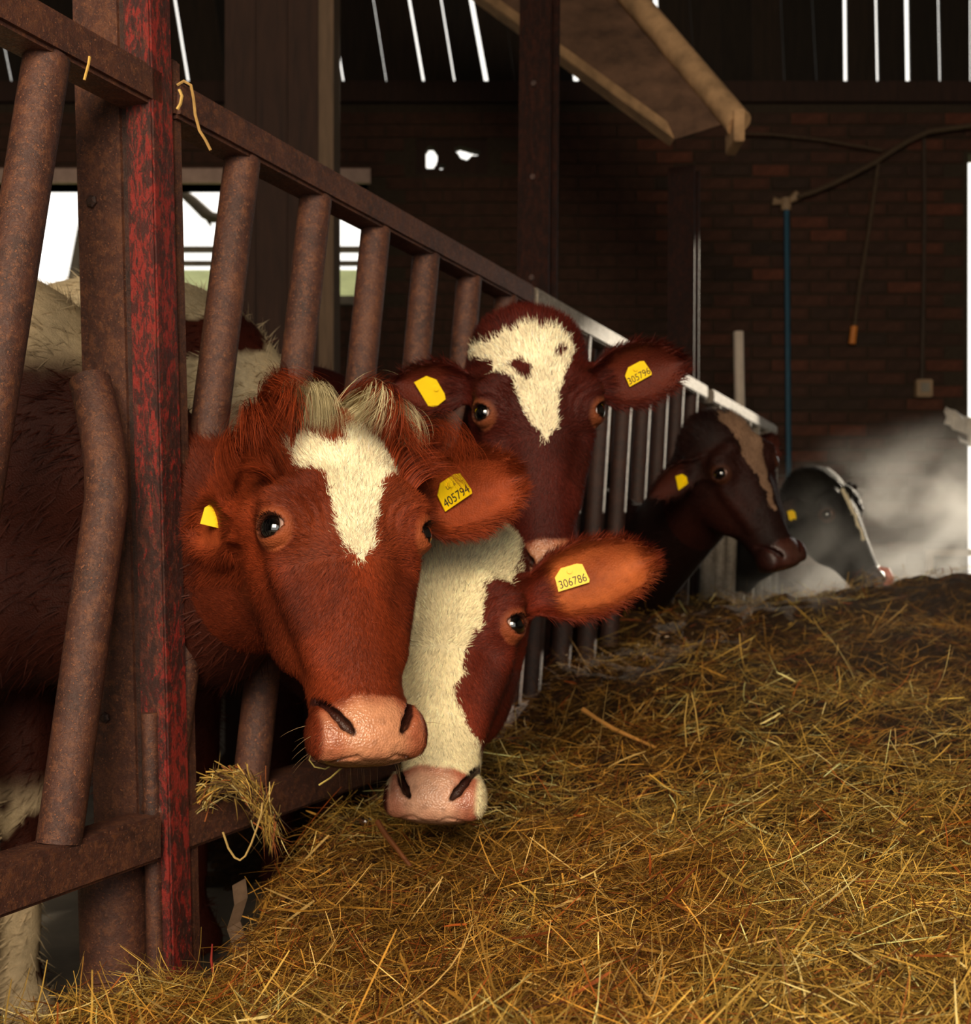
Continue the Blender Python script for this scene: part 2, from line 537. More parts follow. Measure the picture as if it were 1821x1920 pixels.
# bricks: running bond; the best seen ones singly, the others joined
BL, BH, BM = .255, .078, .012
brick_me = MB().box((-BL / 2, -.014, -BH / 2), (BL / 2, .03, BH / 2)).build('brick', BRICK)
proto_me = brick_me.data; D.objects.remove(brick_me)
bm_ = bmesh.new(); bm_.from_mesh(proto_me); bmesh.ops.bevel(bm_, geom=[e for e in bm_.edges], offset=.005, segments=1, affect='EDGES'); bm_.to_mesh(proto_me); bm_.free()
cand = []
row = 0; z = .05
while z < GZ - .05:
    x = -5.9 + (row % 2) * (BL + BM) / 2
    while x < 6.3:
        ok = not (x + BL / 2 > WX0 and x - BL / 2 < WX1 and WZ0 - BH / 2 < z < WZ1 + BH / 2)
        ok &= not (x + BL / 2 > HX0 and x - BL / 2 < HX1 and HZ0 - BH / 2 < z < HZ1 + BH / 2)
        ok &= not (x + BL / 2 > DX0 and x - BL / 2 < DX1 and z < DZ + BH / 2)
        if ok: cand.append((x, z))
        x += BL + BM
    z += BH + BM; row += 1
cand.sort(key=lambda c: (0 if (c[0] < DX0 and c[0] > .3 and c[1] > .75) else 1, -c[0]))
rest = MB()
for k, (x, z) in enumerate(cand):
    dy = rng.uniform(-.004, .006)
    if k < 300:
        o = D.objects.new('brick', proto_me); o.location = (x, YB + dy, z); o.rotation_euler = (0, rng.normal(0, .008), 0); link(o, wall_back)
    else:
        rest.box((x - BL / 2, YB - .014 + dy, z - BH / 2), (x + BL / 2, YB + .02, z + BH / 2))
rb = rest.build('brickwork', BRICK, wall_back); rb['kind'] = 'stuff'

# upper wall: upright boards with daylight in the gaps (pixel at top of frame, pixel at foot, gap width in pixels)
gaps = [(-330, -270, 3), (-250, -195, 4), (-170, -120, 2), (-95, -50, 4), (-15, 25, 3), (60, 98, 3), (135, 170, 4), (200, 232, 2), (262, 293, 3), (325, 357, 5), (400, 428, .6), (475, 500, .6), (545, 572, .6), (618, 650, 3),
        (700, 731, 1), (768, 802, 4), (828, 860, 2.6), (885, 921, 8), (945, 972, .6), (1002, 1026, .6), (1066, 1087, 10), (1122, 1140, .6), (1178, 1194, .6), (1232, 1243, 9), (1296, 1310, 1),
        (1352, 1362, .6), (1412, 1418, .8), (1468, 1477, 1.6), (1527, 1538, 2), (1589, 1591, 7.5), (1648, 1652, 5.5), (1706, 1709, 9.5), (1766, 1770, 3.6), (1826, 1827, 5), (1886, 1886, 3), (1945, 1945, 6), (2010, 2010, 3)]
def gx(px, side): return at(px + side, 0, YB)[0]
for (a0, a1, aw), (b0, b1, bw) in zip(gaps[:-1], gaps[1:]):
    z1, z0 = at(0, 0, YB)[2], at(0, 195, YB)[2]
    def edge(t, b, side):     # extend the slanting edge over the board's whole height
        xt, xb = gx(t, side), gx(b, side)
        sl = (xt - xb) / (z1 - z0)
        return xb + sl * (GZ - .02 - z0), xb + sl * (5.68 - z0)
    lb, lt = edge(a0, a1, aw / 2); rb_, rt = edge(b0, b1, -bw / 2)
    y0 = YB + .05 + rng.uniform(-.006, .006)
    MB().hexa([(lb, y0, GZ - .02), (rb_, y0, GZ - .02), (rb_, y0 + .03, GZ - .02), (lb, y0 + .03, GZ - .02), (lt, y0, 5.68), (rt, y0, 5.68), (rt, y0 + .03, 5.68), (lt, y0 + .03, 5.68)]).build('board', BOARD, wall_back)
MB().box((-6.2, YB - .06, GZ - .02), (6.4, YB + .04, GZ + .12)).build('wall_plate', TIMBER, wall_back)
# dark filler boards on the parts of the gable out of the picture
MB().box((-6.2, YB + .05, GZ), (gx(-335, 0), YB + .08, 5.68)).build('board', BOARD, wall_back)
MB().box((gx(2015, 0), YB + .05, GZ), (6.4, YB + .08, 5.68)).build('board', BOARD, wall_back)
MB().box((6.2, YB + .05, GZ), (6.4, YB + .08, 5.68)).build('board', BOARD, wall_back)

# the window opening: lintel, sill, jamb, and rails beyond it
tr = MB().box((WX0 - .1, YB - .03, WZ1), (WX1 + .02, YB + .2, WZ1 + .10)).build('trim_1', plain('pinkish_lintel', '#b79a8c', .8, .2)); struct(tr)
tr = MB().box((WX0, YB - .03, WZ0 - .06), (WX1 + .02, YB + .2, WZ0)).build('trim_2', CONCRETE); struct(tr)

# outside: a rail fence and a bough beyond the window
fz = empty('field_fence', (at(655, 0, 12)[0], 12, 0), 'thin rail fence seen outside through the bright window', 'fence')
FEN = plain('grey_fence_wood', '#4b4030', .9)
for py, th in ((468, .03), (494, .025)):
    a = at(0, py, 12)
    MB().box((-4 - fz.location.x, -.02, a[2] - th), (.4 - fz.location.x, .02, a[2] + th)).build('rail', FEN, fz)
for px in (420, 560, 700):
    MB().box((at(px, 0, 12)[0] - .04 - fz.location.x, -.04, -.05), (at(px, 0, 12)[0] + .04 - fz.location.x, .04, at(0, 460, 12)[2])).build('post', FEN, fz)
hd = MB().box((-.9, 0, 0), (.35, .5, at(0, 497, 13)[2] - 0)).build('hedge', plain('pale_hedge', '#c9cf9a', .95, .25, 12))
hd.location = (at(655, 0, 13)[0], 13, -.05)
hd.scale = (3, 1, 1)
tag(hd, 'pale green hedge seen low in the bright window', 'hedge')
br = MB()
pts = [at(330, 352, 11), at(362, 378, 11), at(385, 400, 11), at(398, 408, 11), at(430, 410, 11), at(500, 440, 11)]
br.tube(pts, [.035, .05, .055, .05, .04, .02], 8)
br.tube([at(385, 400, 11), at(392, 416, 11), at(396, 425, 11)], [.03, .02, .008], 6)
bo = br.build('tree_branch', FEN); tag(bo, 'dark bare branch seen against the bright window', 'branch')
# its trunk stands left of the window, outside
MB().tube([(-3.9, 11, -.1), (-3.85, 11, 2), at(330, 352, 11) + np.array([-.7, 0, .1]), at(330, 352, 11)], [.2, .16, .1, .035], 8).build('trunk', FEN, bo)

# ------------------------------------------------------------------ stanchions
def lean_frame(s0, lean):
    return lambda p: FR((s0 + p[0] + lean * (p[2] - .9), p[1], p[2]))
def h_post(label, s0, lean, w, dpt, ztop, m_front, m_side, m_back, name='steel_post'):
    """H section: flanges square to the fence, web between them"""
    base = FR((s0, 0, 0))
    o = empty(name, base, label, 'post', 'stanchions along the feed fence')
    fr0 = lean_frame(s0, lean)
    fr = lambda p: tuple(a - b for a, b in zip(fr0(p), base))
    th = .012
    MB().box((-w / 2, -dpt / 2, 0), (-w / 2 + th, dpt / 2, ztop), fr).build('flange', m_front, o, .002)
    MB().box((w / 2 - th, -dpt / 2, 0), (w / 2, dpt / 2, ztop), fr).build('flange', m_back, o, .002)
    MB().box((-w / 2 + th, -.006, 0), (w / 2 - th, .006, ztop), fr).build('web', m_side, o)
    return o, fr

def s_px(px, t=0.0):
    k = (px - CX) / F; u = t - T_CAM
    return -u * (CO + k * SI) / (SI - k * CO)

# near post: wide rusty web seen from its side, a red-painted front box and a narrow set-back strip
sB = s_px(258, -.05)
lean1 = -(s_px(275, -.05) - s_px(243, -.05)) / 1.046
base = FR((sB, -.05, 0))
post1 = empty('steel_post', base, 'nearest rusty steel post with flaking red paint, at the left', 'post', 'stanchions along the feed fence')
fr0 = lean_frame(sB, lean1)
frL = lambda p: tuple(a - b for a, b in zip(fr0(p), base))
MB().box((0, -.152, 0), (.075, -.058, 2.7), frL).build('web', RUST, post1, .006)
MB().box((-.004, -.05, 0), (s_px(345) - sB, 0, 2.7), frL).build('flange', RUST_RED, post1, .003)
MB().box((s_px(346, -.012) - sB, -.09, 0), (s_px(361, -.012) - sB, -.012, 1.665), frL).build('side_strip', RUST, post1, .004)
MB().box((.004, -.062, 0), (.05, -.045, 2.7), frL).build('seam', RUST_DARK, post1)
# half-round sleeve and lower casing near the foot
MB().tube([frL((-.006, -.030, 0)), frL((-.006, -.030, .66))], .013, 12).build('sleeve', RUST, post1, 0, True)
MB().tube([frL((-.01, -.105, 0)), frL((-.01, -.105, .45))], .052, 20).build('foot_casing', GALV_SUNLIT if False else RUST, post1, 0, True)
for px, py, r in ((185, 350, .010), (222, 1363, .009)):
    c = None
    Y = 1.80; p = at(px, py, Y)
    tt = -.118; ss = sB + lean1 * (p[2] - .9)
    q = np.array(FR((ss, tt, p[2]))) - np.array(base)
    nrmv = np.array(FR((1, 0, 0))) - np.array(FR((0, 0, 0)))
    b = MB().tube([q + nrmv * .004, q - nrmv * .004, q - nrmv * .007], [r, r, r * .6], 6)
    b.build('bolt', RUST_DARK, post1, 0, False)

def panel(label, s0, s1, bars, mat_bar, mat_rail, group='feed fence panels', slope=None, trim=None, low=True, far=False):
    base = FR(((s0 + s1) / 2, -.032, 0))
    o = empty('feed_barrier', base, label, 'fence', group)
    fr = lambda p: tuple(a - b for a, b in zip(FR(p), base))
    MB().box((s0, -.064, ZT - .058), (s1, 0, ZT), fr).build('top_rail', mat_rail, o, .006)
    if low:
        MB().box((s0, -.066, ZB - .036), (s1, -.002, ZB + .032), fr).build('bottom_rail', mat_rail, o, .006)
    for st, cut in bars:
        zt, zb = ZT - .055, ZB + .028
        if cut: zt = cut
        sl = SLOPE
        a = fr((st - sl * (ZT - .055 - zt), -.032, zt)); b = fr((st - sl * (ZT - .055 - zb), -.032, zb))
        pts = [b, a]
        if cut:     # this bar bends back and is welded to the post web
            pts = [b, a] + [fr((st - sl * (ZT - .055 - zt - q * .18), -.032 - .062 * q ** 1.4, zt + q * .18)) for q in (.25, .5, .75, 1)]
        MB().tube(pts, .031, 16).build('bar', mat_bar, o, 0, True)
    return o
SLOPE = .205
tb = -.032
st0 = s_px(455, tb); DS = (s_px(880, tb) - st0) / 4
s_post2 = s_px(1022, -.065)
s_post3 = s_px(1300, -.065)
s_end = s_px(1458, 0)
stL = s_px(88, tb)
panel('nearest feed fence panel at the left edge, cut by the frame', sB - 1.5, sB, [(stL, None), (stL + DS, .98), (stL - DS, None), (stL - 2 * DS, None)], RUST, RUST)
panel('slanted-bar feed fence panel above the white-blazed cow, after the red post', s_px(334), s_px(1004), [(st0 + i * DS, None) for i in range(7)], RUST, RUST)
nb = int((s_post3 - .05 - s_px(1012)) / DS)
panel('feed fence panel behind the cow with two tags, sunlit pale rail', s_px(1008), s_post3, [(s_px(1040) + .1 + i * DS, None) for i in range(nb)], RUST_DARK, GALV_SUNLIT)
nb = int((s_end - s_post3 - .05) / DS)
pf = panel('farthest feed fence panel of close pale bars, beyond the profile cow', s_post3 + .12, s_end, [(s_post3 + .28 + i * DS, None) for i in range(nb)], GALV_SUNLIT, GALV_SUNLIT)  # bars share the pale rail steel: sunlight and haze put into their colour
b4 = FR(((s_post3 + .12 + s_end) / 2, -.032, 0))
MB().box((s_end - .05, -.06, 0), (s_end, 0, ZT - .05), lambda p: tuple(a - b for a, b in zip(FR(p), b4))).build('end_upright', GALV_SUNLIT, pf, .004)

p2, f2 = h_post('middle dark red steel post where two fence panels meet', s_post2 + .045, .030, .085, .10, 3.2, RUST_MAROON, RUST_MAROON, RUST_MAROON)
def shift_t(o, dt):
    v = np.array(FR((0, dt, 0))) - np.array(FR((0, 0, 0)))
    o.location = [a + b for a, b in zip(o.location, v)]
shift_t(p2, -.115)
p3, f3 = h_post('far dark red steel post under the pale dusty rafter', s_post3 + .045, .02, .10, .12, at(0, 250, 4.95)[2], RUST_MAROON, RUST_MAROON, RUST_MAROON)
shift_t(p3, -.125)
for p_, s_, zz in ((p2, s_post2, (2.3, 2.02, 1.72)),):
    for z_ in zz:
        q = np.array(FR((s_post2 + .002 + .03 * (z_ - .9), -.115, z_))) - np.array(p_.location)
        nv = np.array(FR((1, 0, 0))) - np.array(FR((0, 0, 0)))
        MB().tube([q + nv * .01, q - nv * .006], .009, 6).build('bolt', RUST_DARK, p_)

# pale dusty rafter rising to the left from the far post
DUST = plain('dusty_painted_steel', '#a8845f', .9, .6, 7, .6)
ra = empty('rafter', at(1265, 262, 5.0), 'pale dusty I-section rafter slanting down to the far post', 'beam')
rl = np.array(ra.location)
def bar4(pa, pb, off, thick_y, name, mat, par, org):
    """plank from pa to pb with cross-section vectors off (in the picture plane) and depth"""
    pa, pb, off = np.array(pa) - org, np.array(pb) - org, np.array(off)
    d = np.array([0, thick_y, 0])
    MB().hexa([pa, pb, pb + off, pa + off, pa + d, pb + d, pb + off + d, pa + off + d]).build(name, mat, par, .004)
lo_a, lo_b = at(1262, 262, 5.0), at(700, -150, 5.9)
hi_a, hi_b = at(1390, 222, 5.0), at(1060, -160, 5.9)
web = MB().hexa([lo_a - rl, lo_b - rl, hi_b - rl, hi_a - rl] + [p - rl + np.array([0, .015, 0]) for p in (lo_a, lo_b, hi_b, hi_a)])
web.build('web', plain('dusty_web', '#5e4433', .9, .6, 8, .5), ra)
bar4(lo_a + np.array([0, -.05, -.012]), lo_b + np.array([0, -.05, -.012]), (-.030, 0, .070), .11, 'flange', DUST, ra, rl)
ro = MB().tube([at(1386, 232, 4.96) - rl, at(1040, -175, 5.85) - rl], .055, 14); ro.build('pipe', DUST, ra, 0, True)
MB().box((at(1372, 0, 4.95)[0] - rl[0], -.1, at(0, 272, 4.95)[2] - rl[2]), (at(1392, 0, 4.95)[0] - rl[0], .08, at(0, 212, 4.95)[2] - rl[2])).build('end_plate', DUST, ra, .004)

# big boxed timber pillar behind the cows
pl0, pl1, pl2 = at(420, 0, 4.5)[0], at(598, 0, 4.5)[0], at(626, 0, 4.5)[0]
pil = empty('timber_pillar', ((pl0 + pl2) / 2, 4.6, 0), 'broad dark timber pillar standing in front of the long window', 'pillar')
ox = pil.location.x
for i in range(3):
    a, b = pl0 + (pl1 - pl0) * i / 3, pl0 + (pl1 - pl0) * (i + 1) / 3
    MB().box((a - ox + .001, -.1 + rng.uniform(0, .006), 0), (b - ox - .001, .12, 5.7)).build('plank', TIMBER, pil, .004)
MB().box((pl1 - ox, -.11, 0), (pl2 - ox, .1, 5.7)).build('batten', BATTEN, pil, .003)

# wall services: blue water pipe with a tee, hanging cable, drops, switch box, pale pole
YW = YB - .06
def px_tube(name, pts, r, mat, label=None, cat=None, par=None, Y=YW, n=8, group=None):
    P = [at(x, y, Y) for x, y in pts]
    o0 = P[-1]
    ob = MB().tube([p - o0 for p in P], r, n).build(name, mat, par, 0, True)
    if par is None: ob.location = o0
    if label: tag(ob, label, cat, group)
    return ob
BLUE = plain('blue_plastic', '#14465c', .5, .2)
CREAM = plain('cream_fitting', '#957a5e', .6, .2)
ROPE = plain('dusty_rope', '#4c3c2c', .95, .35, 60)
wp = px_tube('water_pipe', [(1475, 385), (1477, 620), (1480, 1010)], .019, BLUE, 'upright blue water pipe on the brick wall', 'pipe')
def ball(name, c, r, mat, par, sq=(1, 1, 1)):
    bm2 = bmesh.new(); bmesh.ops.create_icosphere(bm2, subdivisions=2, radius=r)
    me = D.meshes.new(name); bm2.to_mesh(me); bm2.free(); me.transform(Matrix.Diagonal((*sq, 1))); me.transform(Matrix.Translation(Vector(c)))
    me.polygons.foreach_set('use_smooth', np.ones(len(me.polygons), bool))
    return make_obj(name, me, mat, par)
wl = np.array(wp.location)
MB().tube([at(1474, 395, YW) - wl, at(1474, 372, YW) - wl], .036, 10).build('tee_fitting', CREAM, wp, 0, True)
MB().tube([at(1470, 380, YW) - wl, at(1449, 377, YW) - wl], [.014, .03], 10).build('elbow', CREAM, wp, 0, True)
MB().tube([at(1474, 380, YW) - wl, at(1496, 366, YW) - wl], [.016, .036], 10).build('elbow', CREAM, wp, 0, True)
px_tube('rope', [(1496, 369), (1530, 358), (1565, 343), (1600, 326), (1640, 305), (1665, 288), (1700, 266), (1740, 247), (1785, 240), (1830, 234), (1880, 236)], .017, ROPE, 'frayed dusty rope sagging along the brick wall to the doorway', 'rope', None, YB - .12)
px_tube('cable', [(1398, 250), (1450, 252), (1540, 262), (1655, 282)], .008, ROPE, 'thin dark cable strung between rafter end and rope', 'cable', None, YB - .1)
c1 = px_tube('hanging_cord', [(1648, 300), (1640, 360), (1628, 440), (1612, 540), (1602, 612)], .013, ROPE, 'slanting hanging cord with an orange end against the bricks', 'cord', None, YB - .08)
cl = np.array(c1.location)
MB().tube([at(1602, 612, YB - .08) - cl, at(1598, 645, YB - .08) - cl], .024, 8).build('orange_end', plain('orange_plastic', '#c8762a', .5, .15), c1, 0, True)
sb = MB().box((-.055, -.05, -.06), (.055, .02, .06)).build('switch_box', CREAM, None, .006)
sb.location = at(1730, 729, YW)
tag(sb, 'small cream switch box on the brick wall near the doorway', 'switch')
MB().box((-.03, -.058, -.03), (.03, -.049, .035)).build('switch_cover', CONCRETE, sb, .003)
px_tube('conduit', [(1733, 255), (1734, 400), (1732, 560), (1729, 716)], .014, plain('grey_conduit', '#3a2c20', .7), 'grey conduit running down to the cream switch box', 'conduit', None, YB - .035)
WHITE_POLE = plain('pale_painted_pole', '#c9b8a8', .6, .15)
po = px_tube('pale_pole', [(1385, 622), (1388, 800), (1392, 1323)], .03, WHITE_POLE, 'pale upright pole behind the profile cow', 'pole', None, 7.3)

lr = empty('low_rail', at(1745, 1323, 7.6), 'pale low horizontal rail in the sun by the doorway', 'rail')
ll = np.array(lr.location)
MB().box(tuple(at(1738, 1042, 7.6) - ll), tuple(at(1960, 1030, 7.6) - ll + np.array([0, .04, 0]))).build('rail', WHITE_POLE, lr, .004)
for px in (1745, 1940):
    a = at(px, 1041, 7.6) - ll
    MB().box((a[0] - .02, .0, -ll[2]), (a[0] + .02, .04, a[2])).build('upright', WHITE_POLE, lr)
sk = MB(); rr_ = np.random.default_rng(3)
g = [[at(1772 + 9 * i, 762 + 11 * j + 4 * i, YB - .06) + np.array([0, rr_.uniform(-.03, .03), rr_.uniform(-.008, .008)]) for i in range(7)] for j in range(6)]
o0 = at(1818, 800, YB - .03)
for j in range(5):
    for i in range(6):
        if (j > 2 and i < 3) or (j == 3 and i < 5): continue
        a, b, c, d = g[j][i], g[j][i + 1], g[j + 1][i + 1], g[j + 1][i]
        e = np.array([0, .006, 0])
        sk.hexa([a - o0, b - o0, c - o0, d - o0, a - o0 + e, b - o0 + e, c - o0 + e, d - o0 + e])
so_ = sk.build('torn_sheet', plain('pale_sheeting', '#d8cfc4', .6, .15)); so_.location = o0
tag(so_, 'crumpled pale scrap hanging at the edge of the doorway', 'scrap')
# ------------------------------------------------------------------ cows
def rod(w):
    w = np.asarray(w, float); t = np.linalg.norm(w)
    if t < 1e-9: return np.eye(3)
    k = w / t; K = np.array([[0, -k[2], k[1]], [k[2], 0, -k[0]], [-k[1], k[0], 0]])
    return np.eye(3) + math.sin(t) * K + (1 - math.cos(t)) * K @ K
R0 = np.diag([-1., -1., 1.])

def coat_mat():
    m = Mat('cow_coat', .55, .35)
    a = m.node('ShaderNodeVertexColor'); a.layer_name = 'Col'
    w = m.node('ShaderNodeAttribute'); w.attribute_name = 'wet'
    n = m.noise(m.coord('Object'), 90, 4, .6)
    m.base(m.mix(1.0, a.outputs['Color'], m.ramp(n, [(.3, (.82,) * 3), (.7, (1.12,) * 3)]), 'MULTIPLY'))
    r = m.node('ShaderNodeMapRange'); r.inputs['To Min'].default_value = .62; r.inputs['To Max'].default_value = .26
    m.l(w.outputs['Fac'], r.inputs['Value']); m.l(r.outputs['Result'], m.b.inputs['Roughness'])
    sp = m.node('ShaderNodeMapRange'); sp.inputs['To Min'].default_value = .2; sp.inputs['To Max'].default_value = .6
    m.l(w.outputs['Fac'], sp.inputs['Value']); m.l(sp.outputs['Result'], m.b.inputs['Specular IOR Level'])
    vo = m.node('ShaderNodeTexVoronoi'); vo.inputs['Scale'].default_value = 330; m.l(m.coord('Object'), vo.inputs['Vector'])
    hh = m.mix(.5, m.noise(m.coord('Object'), 120, 5, .7), vo.outputs['Distance'])
    m.bump(hh, .45, .004)
    return m.m
def hair_mat():
    m = Mat('cow_hair', .62, .14)
    a = m.node('ShaderNodeVertexColor'); a.layer_name = 'Col'
    m.base(a.outputs['Color'])
    return m.m
COAT, HAIR = coat_mat(), hair_mat()
def eye_mat():
    m = Mat('cow_eye', .04, .8)
    tc = m.node('ShaderNodeTexCoord'); sx = m.node('ShaderNodeSeparateXYZ')
    m.l(tc.outputs['Object'], sx.inputs[0])
    mul = m.node('ShaderNodeMath', operation='MULTIPLY'); m.l(sx.outputs['Z'], mul.inputs[0]); mul.inputs[1].default_value = 1 / EYE_R
    m.base(m.ramp(mul.outputs[0], [(.34, lin('#c9a296')), (.44, lin('#8f7468')), (.49, lin('#1c100b')), (.70, lin('#0a0706')), (.86, lin('#020203'))]))
    m.b.inputs['Coat Weight'].default_value = 1; m.b.inputs['Coat Roughness'].default_value = .02
    return m.m
EYEM = eye_mat()
YELLOW = plain('yellow_tag_plastic', '#ffd400', .4, .08, 30, .05, spec=.5)
INK = Mat('black_print', .6).base((.015, .012, .01)).m

def ribbons(name, root, nor, direc, length, width, color, mat, parent, seg=2, curl=None, droop=.0, spin=None):
    """flat tapering hairs as one mesh; direc = unit growth direction"""
    n = len(root)
    side = np.cross(direc, nor); side /= np.linalg.norm(side, axis=1, keepdims=True) + 1e-9
    rows = []
    p = root.copy(); d = direc.copy()
    for i in range(seg + 1):
        t = i / seg
        w = (width * (1 - t ** 1.5))[:, None]
        if i < seg: rows += [p - side * w / 2, p + side * w / 2]
        else: rows += [p]
        p = p + d * (length / seg)[:, None]
        if spin is not None:
            th = np.linalg.norm(spin, axis=1, keepdims=True); k = spin / th; th = th / seg
            d = d * np.cos(th) + np.cross(k, d) * np.sin(th) + k * (k * d).sum(1)[:, None] * (1 - np.cos(th))
        if curl is not None: d = d + curl * (1.0 / seg)
        d = d + np.array([0, 0, -droop / seg])
        d = d / np.linalg.norm(d, axis=1, keepdims=True)
    nv = 2 * seg + 1
    V = np.stack(rows, 1).reshape(-1, 3)
    base = (np.arange(n) * nv)[:, None]
    loops = []
    for i in range(seg - 1):
        loops.append(base + np.array([2 * i, 2 * i + 1, 2 * i + 3, 2 * i + 2]))
    last = base + np.array([2 * seg - 2, 2 * seg - 1, 2 * seg])
    L = np.concatenate([q.ravel() for q in loops] + [last.ravel()])
    sz = np.concatenate([np.full(n * (seg - 1), 4), np.full(n, 3)])
    me = mesh_np(name, V, L, sz, True)
    set_col(me, np.repeat(color, nv, 0))
    return make_obj(name, me, mat, parent)

def sample_faces(V, Q, N, dens, n, r):
    a = np.linalg.norm(np.cross(V[Q[:, 2]] - V[Q[:, 0]], V[Q[:, 3]] - V[Q[:, 1]]), axis=1) * dens
    f = r.choice(len(Q), n, p=a / a.sum())
    u, v = r.random(n)[:, None], r.random(n)[:, None]
    def bl(X):
        q = Q[f]; return (X[q[:, 0]] * (1 - u) + X[q[:, 1]] * u) * (1 - v) + (X[q[:, 3]] * (1 - u) + X[q[:, 2]] * u) * v
    nn = bl(N); nn /= np.linalg.norm(nn, axis=1, keepdims=True) + 1e-9
    return bl(V), nn

def jit(c, r, n, a=.18):
    return np.clip(c[None] * (1 + r.normal(0, a, (n, 1))), 0, 1)

PINK, PINK2, DUSK = lin('#c98a66'), lin('#a8603c'), lin('#3a1a12')

def build_cow(label, w, T, ears, coat, blaze=(), holes=(), white='#efe0bd', cross_Y=2.0, yaw=0.0, neck_z=1.0, withers=1.42,
              body_color=None, hairs=40000, h=.0035, tags=(), fringe=0, group='cows feeding at the fence', pad='#c98a66', dark='#33120a', hair_len=1.0, body_hairs=6000, seed=1, local_poly=False, tongue=False, ear_in='#9a4420', eye_dir=.28, hs=1.0, lidk=1.0, chin='#4a3320', throat=1.0):
    r = np.random.default_rng(seed)
    R = rod(w) @ R0; T = np.asarray(T, float)
    to_w = lambda p: (np.asarray(p) * hs) @ R.T + T
    to_l = lambda p: ((np.asarray(p) - T) @ R) / hs
    coatc, whitec, darkc, padc = lin(coat), lin(white), lin(dark), lin(pad)
    sc = s_of_Y(cross_Y)
    C = np.array(FR((sc, 0, 0)))
    ang = math.atan2(SI, -CO) + yaw
    bdir = np.array([math.cos(ang), math.sin(ang), 0.])            # rearwards
    ldir = np.array([-bdir[1], bdir[0], 0.])
    bw = lambda x, l, z: C + bdir * x + ldir * l + np.array([0, 0, z])
    base = bw(.6, 0, 0)
    root = empty('cow', base, label, 'cow', group)
    # ---- neck, body and legs in world space
    n0, n1, n2 = to_w((0, -.07, .11)), bw(-.02, 0, neck_z), bw(.45, 0, withers - .30)
    th0, th1 = to_w((0, -.095, .02)), bw(.05, 0, neck_z - .14)
    def neck(P):
        d = cap(P, n0, n1, .098 * hs, .115)
        d = smin(d, cap(P, n1, n2, .115, .20), .08)
        d = smin(d, cap(P, th0, th1, .065 * hs * throat, .095 * throat), .06)
        d = smin(d, cap(P, th1, bw(.4, 0, withers - .62), .095, .15), .08)
        return d
    zc = withers - .37
    def body(P):
        q = P - C
        B = np.stack([q @ bdir, q @ ldir, P[:, 2]], 1).astype(np.float32)
        d = ell(B, (.62, 0, zc), (.42, .23, .36))
        d = smin(d, ell(B, (1.15, 0, zc - .01), (.60, .255, .36)), .12)
        d = smin(d, ell(B, (1.72, 0, zc + .03), (.36, .24, .33)), .12)
        for s in (-1, 1):
            d = smin(d, cap(B, (.52, s * .13, zc - .15), (.50, s * .13, .45), .10, .055), .08)
            d = smin(d, cap(B, (.50, s * .13, .45), (.51, s * .13, .10), .042, .036), .03)
            d = smin(d, cap(B, (.51, s * .13, .09), (.48, s * .13, .035), .045, .050), .02)
            d = smin(d, cap(B, (1.72, s * .14, zc - .05), (1.58, s * .15, .66), .17, .10), .08)
            d = smin(d, cap(B, (1.58, s * .15, .66), (1.82, s * .15, .50), .075, .045), .04)
            d = smin(d, cap(B, (1.82, s * .15, .50), (1.76, s * .15, .10), .042, .036), .03)
            d = smin(d, cap(B, (1.76, s * .15, .09), (1.73, s * .15, .035), .045, .050), .02)
        d = smin(d, cap(B, (2.03, 0, zc + .22), (2.12, 0, .55), .030, .022), .03)
        d = smin(d, neck(P), .10)
        return d
    # ---- head mesh
    lo, hi = (-.345, -.27, -.315), (.345, .135, .30)
    fnh = lambda P: head_sdf(P, ears, lambda Q_: neck(to_w(Q_).astype(np.float32)) / hs)
    Vh, Qh = nets(fnh, lo, hi, h)
    Nh = vnormals(Vh, Qh)
    # ---- body mesh, in its own axes, without what lies inside the head block
    def fnb(P): return body((C + P[:, :1] * bdir + P[:, 1:2] * ldir + P[:, 2:] * np.array([0, 0, 1.])).astype(np.float32))
    Vb, Qb = nets(fnb, (-.75, -.5, 0), (2.25, .5, withers + .25), .022, 3)
    Vb = C + Vb[:, :1] * bdir + Vb[:, 1:2] * ldir + Vb[:, 2:] * np.array([0, 0, 1.])
    cb = to_l(Vb[Qb].mean(1))
    inside = np.all((cb > np.array(lo) + .02) & (cb < np.array(hi) - .02), 1)
    Qb = Qb[~inside]
    Nb = vnormals(Vb, Qb)
    # ---- colours
    def face_poly(poly, yl=.078):
        if local_poly: return np.asarray(poly, float)
        out = []
        for px, py in poly:
            o, d = to_l(np.array([0, 0, HC])), to_l(at(px, py, 1.0)) - to_l(np.array([0, 0, HC]))
            t = (yl - o[1]) / d[1]; q = o + d * t
            out.append((q[0], q[2]))
        return out
    BP = [face_poly(p) for p in blaze]; HP = [face_poly(p) for p in holes]
    efr = [(e, *ear_frame(e)) for e in ears]
    def head_col(P, N, jitter=0.0):
        n = len(P)
        c = np.repeat(coatc[None], n, 0) * (1 + .42 * fbm(P, 12, seed)[:, None])
        k = (np.clip(fbm(P, 20, seed + 40), 0, 1) * .5)[:, None]; c = c * (1 - k) + coatc * np.array([1.45, 1.9, 2.0]) * k
        k = (sstep(.045, .085, np.abs(P[:, 0])) * sstep(.02, -.06, P[:, 2]) * .55)[:, None]; c = c * (1 - k) + darkc * k  # shadow on the cheeks, painted into the coat colour
        Pj = P + r.normal(0, 1, P.shape) * jitter
        # darker muzzle sides, throat
        k = sstep(-.04, -.16, P[:, 1])[:, None] * .55; c = c * (1 - k) + darkc * k
